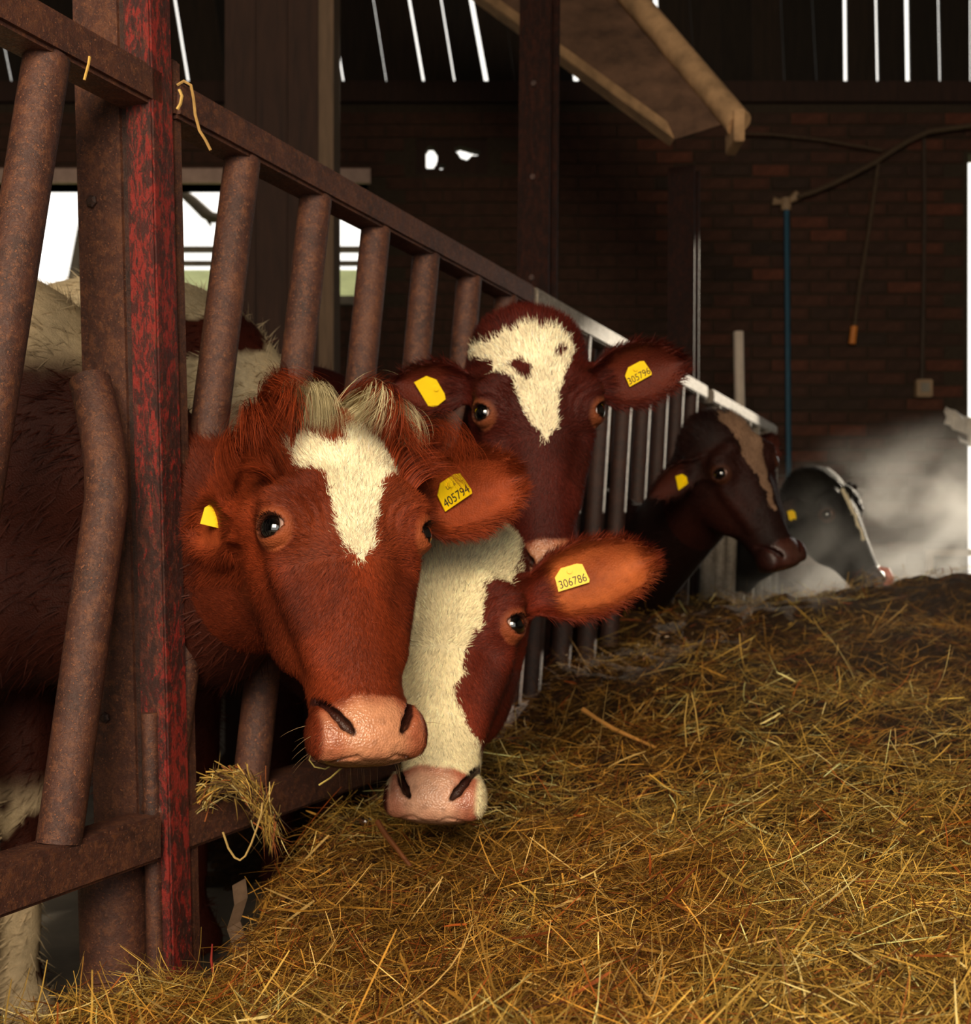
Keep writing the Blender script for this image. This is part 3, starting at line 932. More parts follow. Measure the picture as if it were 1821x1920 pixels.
        k = (sstep(.045, .025, np.abs(np.linalg.norm(np.abs(P) * [1, 1, 1] - EYE, axis=1) - .055) ) * .35 * (P[:, 1] > 0))[:, None]; c = c * (1 - k) + darkc * k  # shade round and below the eyes, painted in
        xz = Pj[:, [0, 2]] + .006 * np.stack([fbm(P, 60, 3), fbm(P, 60, 4)], 1)
        m = np.zeros(n, bool)
        for b in BP: m |= in_poly(xz, b)
        for b in HP: m &= ~in_poly(xz, b)
        m &= (P[:, 1] > -.03) & (np.abs(P[:, 0]) < .16)
        c[m] = whitec * (1 + .10 * fbm(P[m], 40, 9)[:, None])
        # ears
        furless = np.zeros(n)
        for e, b, ed, eo, ew in efr:
            q = P - b; x = q @ ed; y = q @ eo; z = q @ ew; L = e.get('len', .185)
            on = (x > .015) & (x < L * 1.1) & (np.abs(z) < .08) & (np.abs(y) < .06)
            edge = sstep(.5, 1.0, np.abs(z) / (e.get('w', .05) * np.interp(x / L, [0, .3, .55, .8, 1], [.55, .92, 1, .8, .3])))
            inn = on * sstep(.1, .5, N @ eo) * (1 - edge) * sstep(.03, .06, x) * sstep(1.0, .8, x / L)
            base_e = coatc * .8 + darkc * .2
            c[on] = base_e * (1 + .25 * fbm(P[on], 40, 5)[:, None])
            kk = (inn * (.75 + .25 * fbm(P, 30, 8)))[:, None]
            c = c * (1 - kk) + lin(ear_in) * kk
            furless = np.maximum(furless, inn * .8)
        # eyelids
        A = np.stack([np.abs(P[:, 0]), P[:, 1], P[:, 2]], 1); q = A - EYE
        rr = np.linalg.norm(q, axis=1); u = q @ EYE_U; v = q @ EYE_V; g = q @ GAZE
        op = np.maximum(np.sqrt(u * u + (v + .0115) ** 2), np.sqrt(u * u + (v - .01035) ** 2)) - .0250
        lid = sstep(.034, .027, rr) * (g > 0)
        lidc = coatc * .55 + lin('#b0643a') * .45 * lidk
        c = c * (1 - .8 * lid[:, None]) + lidc * .8 * lid[:, None]
        rim = sstep(.0045, .0005, op) * (g > 0) * (rr < .04)
        c = c * (1 - .85 * rim[:, None]) + lin('#2a120c') * .85 * rim[:, None]
        furless = np.maximum(furless, sstep(.038, .031, rr))
        # nose pad
        ax = np.abs(P[:, 0]); z = P[:, 2]
        top = -.199 - .30 * np.maximum(ax - .03, 0) + .003 * fbm(P, 50, 2)
        padm = sstep(.0, -.008, z - top) * sstep(.0705, .062, ax) * sstep(-.005, .018, P[:, 1] - .25 * np.maximum(ax - .045, 0)) * (z < -.18)
        zl = np.interp(P[:, 1], [-.05, -.022, -.012, .012, .04, .06], [-.24, -.218, -.246, -.266, -.2775, -.2815]); lower = sstep(0, -.002, z - zl) * (P[:, 1] < .075)
        mott = .5 + .5 * fbm(P, 34, 11)
        out_k = np.clip(sstep(.018, .056, ax) * .8 + sstep(-.226, -.200, z) * .7 + .6 * (mott - .5), 0, .95)[:, None]
        pc = padc[None] * (1 - out_k) + padc * np.array([.55, .30, .26]) * out_k
        fl_ = (fbm(P, 110, 17, 2) > .62)[:, None] * .35
        pc = pc * (1 - fl_) + pc * .45 * fl_
        c = c * (1 - padm[:, None]) + pc * padm[:, None]
        kl = (lower * (P[:, 1] > -.08) * .9)[:, None]; c = c * (1 - kl) + lin(chin) * kl  # tan chin hair, darkened to paint in the shadow under the mouth
        nosd = np.min([cap(A, a_ + np.array([y_ * .4, y_, 0]), b_ + np.array([y_ * .4, y_, 0]), 0.) for a_, b_ in zip(features()['nos'][:-1], features()['nos'][1:]) for y_ in (-.008, -.016, -.023)], 0)
        nk = sstep(.0095, .0070, nosd)[:, None] * .95
        c = c * (1 - nk) + lin('#2a0e0a') * nk
        furless = np.maximum(furless, padm)
        furless = np.maximum(furless, nk[:, 0])
        wet = padm * (1 - nk[:, 0] * .6)
        return np.clip(c, 0, 1), furless, wet
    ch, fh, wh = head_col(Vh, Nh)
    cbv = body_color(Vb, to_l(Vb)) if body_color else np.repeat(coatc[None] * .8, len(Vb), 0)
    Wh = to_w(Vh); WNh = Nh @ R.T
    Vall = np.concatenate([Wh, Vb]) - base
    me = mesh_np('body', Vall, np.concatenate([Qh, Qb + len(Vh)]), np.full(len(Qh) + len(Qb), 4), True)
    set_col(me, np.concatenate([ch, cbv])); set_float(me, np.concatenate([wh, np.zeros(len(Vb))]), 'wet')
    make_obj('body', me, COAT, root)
    # ---- eyes
    for s in (1, -1):
        bm2 = bmesh.new(); bmesh.ops.create_uvsphere(bm2, u_segments=32, v_segments=20, radius=EYE_R * .985)
        em = D.meshes.new('eye'); bm2.to_mesh(em); bm2.free()
        em.polygons.foreach_set('use_smooth', np.ones(len(em.polygons), bool))
        o = make_obj('eye', em, EYEM, root)
        g = nrm(GAZE + np.array([eye_dir, 0, .05])); g[0] *= s
        gw = R @ g; c = to_w(EYE * [s, 1, 1]) - base
        mtx = Vector(gw).to_track_quat('Z', 'Y').to_matrix().to_4x4(); mtx.translation = Vector(c)
        o.matrix_local = mtx @ Matrix.Scale(hs, 4)
        if hairs > 20000:
            n = 46; uu_ = r.uniform(-.021, .021, n); vv_ = np.sqrt(np.maximum(.0250 ** 2 - uu_ ** 2, 0)) - .0110
            gg = np.sqrt(np.maximum(.0245 ** 2 - uu_ ** 2 - vv_ ** 2, 1e-6))
            ms = np.array([s, 1, 1])
            rt = (EYE + uu_[:, None] * EYE_U + vv_[:, None] * EYE_V + gg[:, None] * GAZE) * ms
            dd = GAZE * 1.0 + EYE_V * .35 + EYE_U * (uu_ * 30)[:, None] + r.normal(0, .12, (n, 3)); dd = dd * ms; dd /= np.linalg.norm(dd, axis=1, keepdims=True)
            lo_ = ribbons('lashes', to_w(rt) - base, np.repeat((EYE_V * ms @ R.T)[None], n, 0), dd @ R.T, r.uniform(.010, .017, n), np.full(n, .0008), np.repeat(lin('#150a07')[None], n, 0), HAIR, root, 3, droop=1.0)
            lo_['kind'] = 'stuff'
    # ---- short coat
    if hairs:
        dens = 1 - fh[Qh].mean(1)
        # only the outer front part needs hair as dense as this
        dens = dens * np.where(Vh[Qh].mean(1)[:, 1] > -.12, 1, .5) + 1e-6
        P, N = sample_faces(Vh, Qh, Nh, dens, hairs, r)
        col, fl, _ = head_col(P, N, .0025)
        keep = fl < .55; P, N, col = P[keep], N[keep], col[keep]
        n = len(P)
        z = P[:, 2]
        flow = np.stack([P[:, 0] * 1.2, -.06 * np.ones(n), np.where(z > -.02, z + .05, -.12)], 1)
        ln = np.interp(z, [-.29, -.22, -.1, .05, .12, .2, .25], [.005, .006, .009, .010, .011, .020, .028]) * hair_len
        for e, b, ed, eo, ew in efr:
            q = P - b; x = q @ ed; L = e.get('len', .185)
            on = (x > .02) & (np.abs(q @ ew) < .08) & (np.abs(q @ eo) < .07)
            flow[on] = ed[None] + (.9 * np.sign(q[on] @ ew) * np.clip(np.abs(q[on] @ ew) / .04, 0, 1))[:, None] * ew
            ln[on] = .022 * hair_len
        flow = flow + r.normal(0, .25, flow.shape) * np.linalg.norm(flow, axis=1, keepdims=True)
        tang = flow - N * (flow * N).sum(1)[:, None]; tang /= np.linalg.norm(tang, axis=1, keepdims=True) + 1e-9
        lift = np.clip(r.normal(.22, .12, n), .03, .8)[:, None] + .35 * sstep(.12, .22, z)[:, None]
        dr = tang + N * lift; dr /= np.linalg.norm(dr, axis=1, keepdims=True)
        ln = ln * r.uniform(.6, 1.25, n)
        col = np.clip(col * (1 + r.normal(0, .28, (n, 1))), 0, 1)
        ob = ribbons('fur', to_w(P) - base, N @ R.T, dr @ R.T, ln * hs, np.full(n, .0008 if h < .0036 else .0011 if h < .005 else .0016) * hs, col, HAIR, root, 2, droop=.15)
        ob['kind'] = 'stuff'
    if body_hairs:
        fb = to_l(Vb[Qb].mean(1)); xb = (Vb[Qb].mean(1) - C) @ bdir
        dens = np.where(xb < 1.2, 1.0, .25)
        P, N = sample_faces(Vb, Qb, Nb, dens, body_hairs, r)
        col = body_color(P, to_l(P)) if body_color else np.repeat(coatc[None] * .8, len(P), 0)
        n = len(P)
        flow = bdir[None] + np.array([0, 0, -.5]) + r.normal(0, .35, (n, 3))
        tang = flow - N * (flow * N).sum(1)[:, None]; tang /= np.linalg.norm(tang, axis=1, keepdims=True) + 1e-9
        dr = tang + N * np.clip(r.normal(.5, .3, (n, 1)), .05, 1.5); dr /= np.linalg.norm(dr, axis=1, keepdims=True)
        ob = ribbons('fur', P - base, N, dr, r.uniform(.02, .05, n), np.full(n, .0022), np.clip(col * (1 + r.normal(0, .15, (n, 1))), 0, 1), HAIR, root, 2, droop=.2)
        ob['kind'] = 'stuff'
    # ---- curly fringe between the horns' place
    if fringe:
        n = fringe
        rootp = np.stack([r.uniform(-.100, .100, n), r.uniform(-.05, .055, n), np.full(n, .32)], 1)
        for i in range(30):                                       # drop onto the poll
            d = skull(rootp.astype(np.float32))[0]; rootp[:, 2] -= np.maximum(d, 0) * .7
        nn = np.stack([rootp[:, 0] * 3, rootp[:, 1] * 4 + .35, np.full(n, .8)], 1); nn /= np.linalg.norm(nn, axis=1, keepdims=True)
        li = np.floor((rootp[:, 0] + .1) / .019) + 13 * np.floor((rootp[:, 1] + .05) / .035)          # locks
        def hsh(k): x = np.sin(li * k) * 43758.5453; return x - np.floor(x)
        p1, p2, p3 = hsh(12.9898), hsh(78.233), hsh(37.719)
        sd = np.where(rootp[:, 0] > FR_PART, 1, -1)
        dr = np.stack([sd * (.10 + .75 * p1) + r.normal(0, .07, n), .1 + .6 * p2 + r.normal(0, .07, n), .9 + r.normal(0, .07, n)], 1)
        dr /= np.linalg.norm(dr, axis=1, keepdims=True)
        axis = np.stack([-np.ones(n), sd * (1.5 * p1 - .3), sd * (1.3 * p3 - .65)], 1) + r.normal(0, .06, (n, 3)); axis /= np.linalg.norm(axis, axis=1, keepdims=True)
        axis = axis * ((2.3 + 2.4 * p2) * r.uniform(.92, 1.08, n))[:, None]
        ax_ = np.abs(rootp[:, 0] - FR_PART - .006)
        mid = (ax_ < .016 + .034 * p2) & (rootp[:, 1] > -.03 + .03 * p3)
        col = np.where(mid[:, None], lin('#e3d3a6')[None] * r.uniform(.5, 1.1, (n, 1)), coatc[None] * r.uniform(.55, 1.6, (n, 1)))
        ln = (.095 + .085 * p3) * r.uniform(.8, 1.15, n)
        ob = ribbons('fringe', to_w(rootp) - base, nn @ R.T, dr @ R.T, ln * hs, np.full(n, .0013), np.clip(col, 0, 1), HAIR, root, 12, spin=axis @ R.T)
        ob['kind'] = 'stuff'; ob['label'] = 'curly fringe, rusty with a cream middle'
    # ---- lashes are left to the fur; whiskers on the muzzle
    if hairs > 20000:
        n = 46
        P, N = sample_faces(Vh, Qh, Nh, ((Vh[Qh].mean(1)[:, 2] < -.21) * (fh[Qh].mean(1) < .6)).astype(float) + 1e-9, n, r)
        dr = N + np.array([0, 0, -.4]) + r.normal(0, .15, N.shape); dr /= np.linalg.norm(dr, axis=1, keepdims=True)
        ob = ribbons('whiskers', to_w(P) - base, np.roll(N, 1, 1) @ R.T, dr @ R.T, r.uniform(.02, .045, n), np.full(n, .0006), np.repeat(lin('#8a7050')[None], n, 0), HAIR, root, 3, droop=.5)
        ob['kind'] = 'stuff'
    # ---- yellow ear tags with their numbers
    for ti, tg in enumerate(tags):
        e, b, ed, eo, ew = efr[tg['ear']]
        c = b + ed * tg.get('x', .075) + ew * tg.get('z', 0) + eo * tg.get('y', .02)
        cw = to_w(c)
        # the plate's own axes: u along the lettering, v up, n towards the reader
        nvec = nrm(R @ eo if tg.get('n') is None else np.asarray(tg['n'], float))
        uu = np.asarray(tg['u'], float); uu = nrm(uu - nvec * (uu @ nvec)); vv = np.cross(nvec, uu)
        a = tg.get('w', .052) / 2; bh = tg.get('h', .036) / 2
        out = [(-a, -bh), (a * .92, -bh), (a, -bh * .75), (a * .86, bh * .8), (a * .55, bh), (-a * .45, bh * 1.02), (-a * .95, bh * .35)]
        m1 = Matrix((( *uu, ), ( *vv, ), ( *nvec, ))).transposed().to_4x4(); m1.translation = Vector(cw - base)
        th = .0012
        mbb = MB(); k = len(out)
        mbb.add([(x, y, -th) for x, y in out] + [(x, y, th) for x, y in out], [tuple(range(k - 1, -1, -1)), tuple(range(k, 2 * k))] + [(i, (i + 1) % k, (i + 1) % k + k, i + k) for i in range(k)])
        mbb.tube([(0, bh * .55, -.006), (0, bh * .55, .004)], .005, 10)
        t = mbb.build('ear_tag', YELLOW, root)
        t.matrix_local = m1
        t['label'] = 'yellow plastic ear tag' + (' numbered ' + tg['text'] if tg.get('text') else '')
        if tg.get('text'):
            for txt, size, y in ((tg['text'], .0155, -bh * .80), (tg.get('small', ''), .0075, bh * .28)):
                if not txt: continue
                cu = D.curves.new('tag_number', 'FONT'); cu.body = txt; cu.size = size; cu.align_x = 'CENTER'; cu.extrude = .0002
                to = D.objects.new('tmp', cu); COL.objects.link(to)
                dg = bpy.context.evaluated_depsgraph_get(); tm = D.meshes.new_from_object(to.evaluated_get(dg))
                D.objects.remove(to); D.curves.remove(cu)
                tm.transform(Matrix.Scale(1.0, 4)); 
                wd = max(v.co.x for v in tm.vertices) - min(v.co.x for v in tm.vertices)
                sxx = min(1.05, a * 1.85 / wd)
                tm.transform(Matrix.Diagonal((sxx, 1.25, 1, 1))); tm.transform(Matrix.Translation((0, y, th + .0003)))
                tm.name = 'tag_number'; tm.materials.clear()
                make_obj('tag_number', tm, INK, t)
    if tongue:
        pts = [to_w(p) - base for p in ((0, .035, -.278), (0, .062, -.285), (0.0, .09, -.262), (.0, .092, -.232), (.0, .070, -.212))]
        MB().tube(pts, [.020, .019, .017, .014, .008], 12).build('tongue', plain('wet_pink_tongue', '#d8826e', .3, .15), root, 0, True)['label'] = 'pink tongue curled up over the nose'
    return root, to_w, to_l
FR_PART = -.014

zoom = lambda x0, y0, k, pts: [(x0 + a / k, y0 + b / k) for a, b in pts]
def mix_body(c_main, c_white, fn):
    a, b = lin(c_main), lin(c_white)
    def f(P, L):
        m = np.clip(fn(P, L), 0, 1)[:, None]
        c = a[None] * (1 - m) + b[None] * m
        return c * (1 + .18 * fbm(P, 9, 4)[:, None])
    return f

# 1: the nearest cow, white star and blaze
blz1 = zoom(340, 600, 2.232, [(450, 445), (490, 405), (545, 425), (600, 490), (650, 525), (695, 500), (720, 420), (800, 420), (830, 480), (890, 545), (975, 605), (910, 645), (850, 665), (820, 720), (815, 800), (800, 870), (795, 950), (760, 1005), (705, 965), (665, 880), (655, 800), (620, 720), (590, 650), (530, 625), (490, 570), (470, 500)])
build_cow('nearest red-brown cow with white star, curly fringe and tag 405794', (-.42, -.06, .46), (-.2009, 1.70, .8845),
          [dict(base=(.100, -.065, .090), dir=(.05, -.93, .42), open=(1, .1, -.3), len=.14, w=.042), dict(base=(-.105, -.03, .105), dir=(-1, .10, .30), open=(.15, 1, -.55), len=.205, w=.066)],
          '#7c3015', [blz1], cross_Y=2.02, neck_z=.93, withers=1.44, hairs=150000, body_hairs=15000, h=.0033, fringe=9000, hs=1.03, seed=11, yaw=.12,
          body_color=mix_body('#3a160c', '#cdb692', lambda P, L: sstep(1.18, 1.24, P[:, 2] + .05 * fbm(P, 8, 3)) * sstep(.38, .5, np.linalg.norm(L, axis=1)) + sstep(.5, .42, P[:, 2]) * (fbm(P, 12, 6) > -.3)),
          tags=[dict(ear=1, text='405794', small='UK 6', x=.088, z=-.006, y=.017, u=(.86, .1, .50), w=.055, h=.040), dict(ear=0, x=.075, z=.015, y=.02, u=(.9, .1, -.2), n=(.4, -.9, 0), w=.045)])

# 2: white-faced cow with its nose down in the hay
blz2 = zoom(680, 940, 2.937, [(820, 80), (862, 190), (835, 280), (805, 360), (815, 415), (720, 430), (670, 480), (660, 560), (655, 650), (640, 700), (600, 700), (570, 820), (530, 930), (515, 1050), (510, 1110), (570, 1200), (630, 1330), (660, 1450), (700, 1600), (700, 1700), (150, 1700), (60, 1300), (0, 700), (0, 200), (200, 20), (600, -60)])
build_cow('cow with broad white face, nose down in the hay, tag 306786', (-.40, .05, -.15), (-.0547, 2.0, .744),
          [dict(base=(.105, -.035, .10), dir=(1, .0, -.1), open=(0, 1, -.5)), dict(base=(-.105, -.03, .10), dir=(-1, -.10, .42), open=(-.2, 1, -.30), len=.23, w=.066)],
          '#6d2412', [blz2], cross_Y=2.46, neck_z=.82, withers=1.52, hairs=100000, body_hairs=15000, seed=12, yaw=.05, h=.0035, hs=1.02, pad='#e0a98a', ear_in='#b8602f', white='#e8d8ae',
          body_color=mix_body('#4a1c10', '#d8c4a0', lambda P, L: sstep(.95, 1.05, P[:, 2] + .06 * fbm(P, 8, 5)) * sstep(.45, .55, np.linalg.norm(L, axis=1)) * (fbm(P, 5, 21) < .25)),
          tags=[dict(ear=1, text='306786', x=.085, z=-.012, y=.016, u=(.93, .1, .28), w=.056, h=.036)])

# 3: dark red cow looking over, two tags
blz3 = zoom(680, 540, 2.759, [(590, 230), (640, 215), (700, 245), (780, 200), (900, 160), (960, 185), (1040, 180), (1090, 260), (1110, 300), (1085, 350), (1040, 450), (1000, 550), (1005, 620), (1000, 700), (960, 780), (920, 760), (880, 690), (840, 620), (800, 540), (750, 460), (690, 400), (660, 340), (600, 300)])
hol3 = [zoom(680, 540, 2.759, q) for q in ([(750, 390), (800, 375), (870, 400), (870, 475), (800, 455)], [(985, 350), (1010, 315), (1070, 300), (1060, 325), (1000, 360)])]
build_cow('dark red cow with a tag in each ear, two brown spots in its blaze', (-.12, -.05, .17), (.0954, 2.3, 1.1262),
          [dict(base=(.105, -.035, .10), dir=(1, -.05, .1), open=(-.3, 1, -.5), len=.15), dict(base=(-.105, -.03, .10), dir=(-1, .1, .20), open=(-.1, 1, -.35), len=.195, w=.064)],
          '#45130b', [blz3], hol3, cross_Y=3.0, neck_z=1.05, withers=1.42, hairs=50000, h=.004, seed=13, hair_len=1.1, ear_in='#5a2212', hs=1.03,
          tags=[dict(ear=1, text='305796', x=.098, z=.0, y=.018, u=(.85, .1, .5), w=.05, h=.034), dict(ear=0, x=.078, z=-.01, y=.024, u=(.5, .1, -.85), w=.062, h=.038)])

# 4: dark cow in profile
build_cow('dark cow in profile looking right, pale stripe down its forehead', (-.303, -.316, .492), (.7748, 3.7, 1.117),
          [dict(base=(.105, -.035, .10), dir=(1, -.3, -.25), open=(0, 1, -.5)), dict(base=(-.105, -.03, .10), dir=(-1, -.1, -.1), open=(.2, 1, -.4), len=.13)],
          '#1f0b07', [[(-.05, .2), (.03, .2), (.025, .12), (.03, .06), (.005, -.03), (.004, -.12), (-.012, -.12), (-.03, .0), (-.06, .1)]], local_poly=True, white='#7a5e4a', cross_Y=4.35, neck_z=.92, throat=1.45, withers=1.42, hairs=16000, h=.005, seed=14, body_hairs=2500, ear_in='#4a2016', pad='#45271f', hs=1.048, lidk=.3,  # white blaze dulled: its shade is put into the colour
          tags=[dict(ear=0, x=.07, z=-.02, y=.02, u=(.3, .1, -.9))])

# 5: black cow in the steam
build_cow('black cow half hidden in steam, tongue curled over its nose', (-.37, -.302, .671), (1.4922, 5.2, 1.0312),
          [dict(base=(.105, -.035, .10), dir=(1, -.3, .1), open=(0, 1, -.5), len=.15), dict(base=(-.105, -.03, .10), dir=(-1, .0, .1), open=(.2, 1, -.4), len=.15)],
          '#17130f', [[(-.012, .1), (.012, .1), (.008, -.1), (-.008, -.1)]], local_poly=True, cross_Y=6.1, neck_z=.95, withers=1.4, hairs=9000, h=.006, seed=15, body_hairs=1500, ear_in='#3a2a24', pad='#3a2c28', dark='#0c0a08', hs=1.17, lidk=.2, tongue=True,  # narrow white stripe is painted-on rim light along the nose
          body_color=mix_body('#14110e', '#14110e', lambda P, L: np.zeros(len(P))),
          tags=[dict(ear=0, x=.06, z=-.02, y=.02, u=(.3, .1, -.9))])
# ------------------------------------------------------------------ hay
CP = np.array([at(*p) for p in [(380, 1900, 1.8), (430, 1700, 1.9), (500, 1580, 2.0), (600, 1565, 2.15), (800, 1560, 2.25), (930, 1445, 2.6), (1000, 1375, 3.0), (1100, 1250, 3.6), (1230, 1135, 4.5),
    (1400, 1132, 4.6), (1500, 1115, 4.6), (1650, 1098, 4.5), (1821, 1074, 4.4), (1300, 1400, 2.6), (1600, 1300, 2.9), (1600, 1500, 2.2), (1300, 1600, 1.95), (1700, 1700, 1.6), (1000, 1650, 1.8),
    (900, 1800, 1.55), (1300, 1900, 1.25), (1800, 1900, 1.2), (600, 1750, 1.75), (500, 1900, 1.55), (1400, 1220, 3.6), (1750, 1180, 3.6), (1100, 1900, 1.25), (700, 1900, 1.4)]] +
    [(-.3, .6, .40), (.3, .5, .43), (1.0, .8, .47), (2.3, 1.5, .5), (2.6, 3, .6), (2.8, 4.2, .75)])
def hay_h(X, Y):
    d2 = (X[:, None] - CP[None, :, 0]) ** 2 + (Y[:, None] - CP[None, :, 1]) ** 2 + .02
    w = d2 ** -2
    z = (w * CP[None, :, 2]).sum(1) / w.sum(1)
    t = (X - X0 - TAN * Y) * CO                                   # distance on the hay side of the fence
    P = np.stack([X, Y, 0 * X], 1)
    z = z + .026 * fbm(P, 6, 31, 3) + .014 * fbm(P, 22, 32, 2)
    z = z - .9 * np.maximum(Y - 4.75, 0)
    edge = np.interp(Y, [1.6, 1.9, 2.2, 3, 5], [.10, .10, .0, -.08, -.1])
    z = z - .45 * sstep(edge + .06, edge - .14, t)
    return np.maximum(z, .0)
nx, ny = 190, 190
gx_, gy_ = np.linspace(-1.0, 3.3, nx), np.linspace(.25, 5.7, ny)
GX, GY = np.meshgrid(gx_, gy_, indexing='ij')
zz = hay_h(GX.ravel(), GY.ravel())
Vm = np.stack([GX.ravel(), GY.ravel(), zz - .012], 1)
ii = (np.arange(nx - 1)[:, None] * ny + np.arange(ny - 1)[None]).ravel()
Qm = np.stack([ii, ii + ny, ii + ny + 1, ii + 1], 1)
keep = Vm[Qm][:, :, 2].max(1) > .01
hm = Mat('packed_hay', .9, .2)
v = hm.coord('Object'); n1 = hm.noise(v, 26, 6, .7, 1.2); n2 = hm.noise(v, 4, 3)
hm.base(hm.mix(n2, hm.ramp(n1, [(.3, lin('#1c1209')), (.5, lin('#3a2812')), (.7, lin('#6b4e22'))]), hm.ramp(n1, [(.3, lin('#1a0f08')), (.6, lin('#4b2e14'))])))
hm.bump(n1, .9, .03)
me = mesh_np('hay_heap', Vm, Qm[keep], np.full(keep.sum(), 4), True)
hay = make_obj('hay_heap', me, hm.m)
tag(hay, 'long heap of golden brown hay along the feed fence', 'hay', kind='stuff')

def straw_mat():
    m = Mat('hay_stalk', .7, .2)
    a = m.node('ShaderNodeVertexColor'); a.layer_name = 'Col'
    n = m.noise(m.coord('Object'), 60, 3)
    m.base(m.mix(1.0, a.outputs['Color'], m.ramp(n, [(.3, (.7,) * 3), (.7, (1.2,) * 3)]), 'MULTIPLY'))
    return m.m
STRAW = straw_mat()
PAL = [lin(c) for c in ('#bd9440', '#a8863f', '#7d6228', '#5a3a18', '#8a4a1e', '#e6cd86', '#42260f', '#cfa44e')]
PW = np.array([.17, .2, .17, .15, .09, .06, .08, .08])
def straws(name, n, sampler, lmin, lmax, wmin, wmax, lift, parent, seed, seg=3, flat=.25, pw=PW, zoff=.0):
    r = np.random.default_rng(seed)
    X, Y = sampler(r, n)
    Z = hay_h(X, Y)
    e = .02
    dzx = (hay_h(X + e, Y) - Z) / e; dzy = (hay_h(X, Y + e) - Z) / e
    nor = np.stack([-dzx, -dzy, np.ones(len(X))], 1); nor /= np.linalg.norm(nor, axis=1, keepdims=True)
    az = r.uniform(0, 2 * np.pi, len(X)); az = np.where(r.random(len(X)) < .45, r.normal(.25, .5, len(X)), az)
    fl = np.stack([np.cos(az), np.sin(az), 0 * az], 1)
    fl = fl - nor * (fl * nor).sum(1)[:, None]; fl /= np.linalg.norm(fl, axis=1, keepdims=True)
    up = r.normal(0, flat, len(X)); d = fl + nor * up[:, None]; d /= np.linalg.norm(d, axis=1, keepdims=True)
    ln = lmin + (lmax - lmin) * r.random(len(X)) ** 2.2
    p = np.stack([X, Y, Z], 1) + nor * (r.random(len(X)) ** 1.6 * lift + zoff)[:, None] - d * (ln / 2)[:, None]
    curl = np.cross(d, r.normal(0, 1, d.shape)) * (r.exponential(.45, len(X)))[:, None]
    col = np.stack(PAL)[r.choice(len(PAL), len(X), p=pw / pw.sum())] * r.uniform(.45, 1.7, (len(X), 1))
    reg = fbm(np.stack([X, Y, 0 * X], 1), 3.5, 77, 3)[:, None]
    col = col * (1 + .35 * reg) * np.where(reg < -.15, np.array([1.05, .86, .7]), 1.0)
    # random roll of the blade
    roll = nor + .9 * r.normal(0, 1, nor.shape) * .5
    wd = r.uniform(wmin, wmax, len(X))
    side = np.cross(d, roll); side /= np.linalg.norm(side, axis=1, keepdims=True)
    rows = []
    for i in range(seg + 1):
        t = i / seg; w = (wd * (.75 + .5 * t) * (1 if 0 < i < seg else .55))[:, None]
        rows += [p - side * w / 2, p + side * w / 2]
        p = p + d * (ln / seg)[:, None]
        d = d + curl / seg; d /= np.linalg.norm(d, axis=1, keepdims=True)
    nv = 2 * seg + 2
    V = np.stack(rows, 1).reshape(-1, 3)
    b = (np.arange(len(X)) * nv)[:, None]
    L = np.concatenate([(b + np.array([2 * i, 2 * i + 1, 2 * i + 3, 2 * i + 2])).ravel() for i in range(seg)])
    me = mesh_np(name, V, L, np.full(len(X) * seg, 4), True)
    set_col(me, np.clip(np.repeat(col, nv, 0), 0, 1))
    ob = make_obj(name, me, STRAW, parent); ob['kind'] = 'stuff'
    return ob
def view_sampler(y0, y1, power=1.0):
    def f(r, n):
        # even in the picture: depth drawn with more weight near the eye
        u = r.random(n * 2); a, b = y0 ** -power, y1 ** -power
        Y = (a + (b - a) * u) ** (-1 / power)
        X = r.uniform(-.62, .46, n * 2) * Y
        t = (X - X0 - TAN * Y) * CO
        k = t > np.interp(Y, [1.5, 1.9, 2.3, 5], [-.02, -.02, -.10, -.14])
        return X[k][:n], Y[k][:n]
    return f
straws('loose_hay', 185000, view_sampler(.95, 4.9, 1.35), .015, .085, .0005, .0015, .026, hay, 41)
straws('loose_hay', 38000, view_sampler(.95, 4.9, 1.2), .04, .18, .0006, .0017, .035, hay, 42, 5, .35)
straws('coarse_stalks', 1300, view_sampler(.95, 4.8, 1.0), .03, .13, .0018, .0042, .04, hay, 43, 4, .3, np.array([.2, .15, .05, .15, .25, .2, .05, .1]), .008)
straws('long_wisps', 900, view_sampler(.95, 4.8, 1.1), .08, .24, .0009, .002, .05, hay, 44, 7, .6, np.array([.3, .2, .1, .02, .05, .3, 0, .2]), .01)

# countable bits that stand out: thick stalks and a husk
def stalk(label, pts, r, hexa, Ys):
    P = [at(x, y, Y) for (x, y), Y in zip(pts, Ys)]
    o0 = P[0]
    ob = MB().tube([p - o0 for p in P], r, 8).build('hay_stalk', plain('stalk_' + hexa[1:], hexa, .55, .25, 40), None, 0, True)
    ob.location = o0
    tag(ob, label, 'stalk')
    return ob
stalk('pale split stalk lying on the hay right of the lower cow', [(1093, 1330), (1120, 1348), (1150, 1366), (1185, 1382), (1230, 1402)], [.006, .0045, .005, .004, .003], '#c58a45', [2.75, 2.72, 2.70, 2.66, 2.62])
stalk('dark red twig rising from the hay at the bottom left', [(432, 1880), (462, 1868), (520, 1848), (560, 1835)], [.005, .005, .004, .004], '#7a3020', [1.62, 1.62, 1.62, 1.63])
stalk('thin red stem standing beside the foot of the red post', [(410, 1880), (404, 1850), (396, 1800), (398, 1770)], [.002, .002, .0018, .001], '#8a2a20', [1.66] * 4)
stalk('brown stick leaning in hay under the white muzzle', [(708, 1540), (724, 1566), (745, 1592), (770, 1625)], [.005, .005, .004, .004], '#70401f', [2.02, 2.0, 1.98, 1.96])
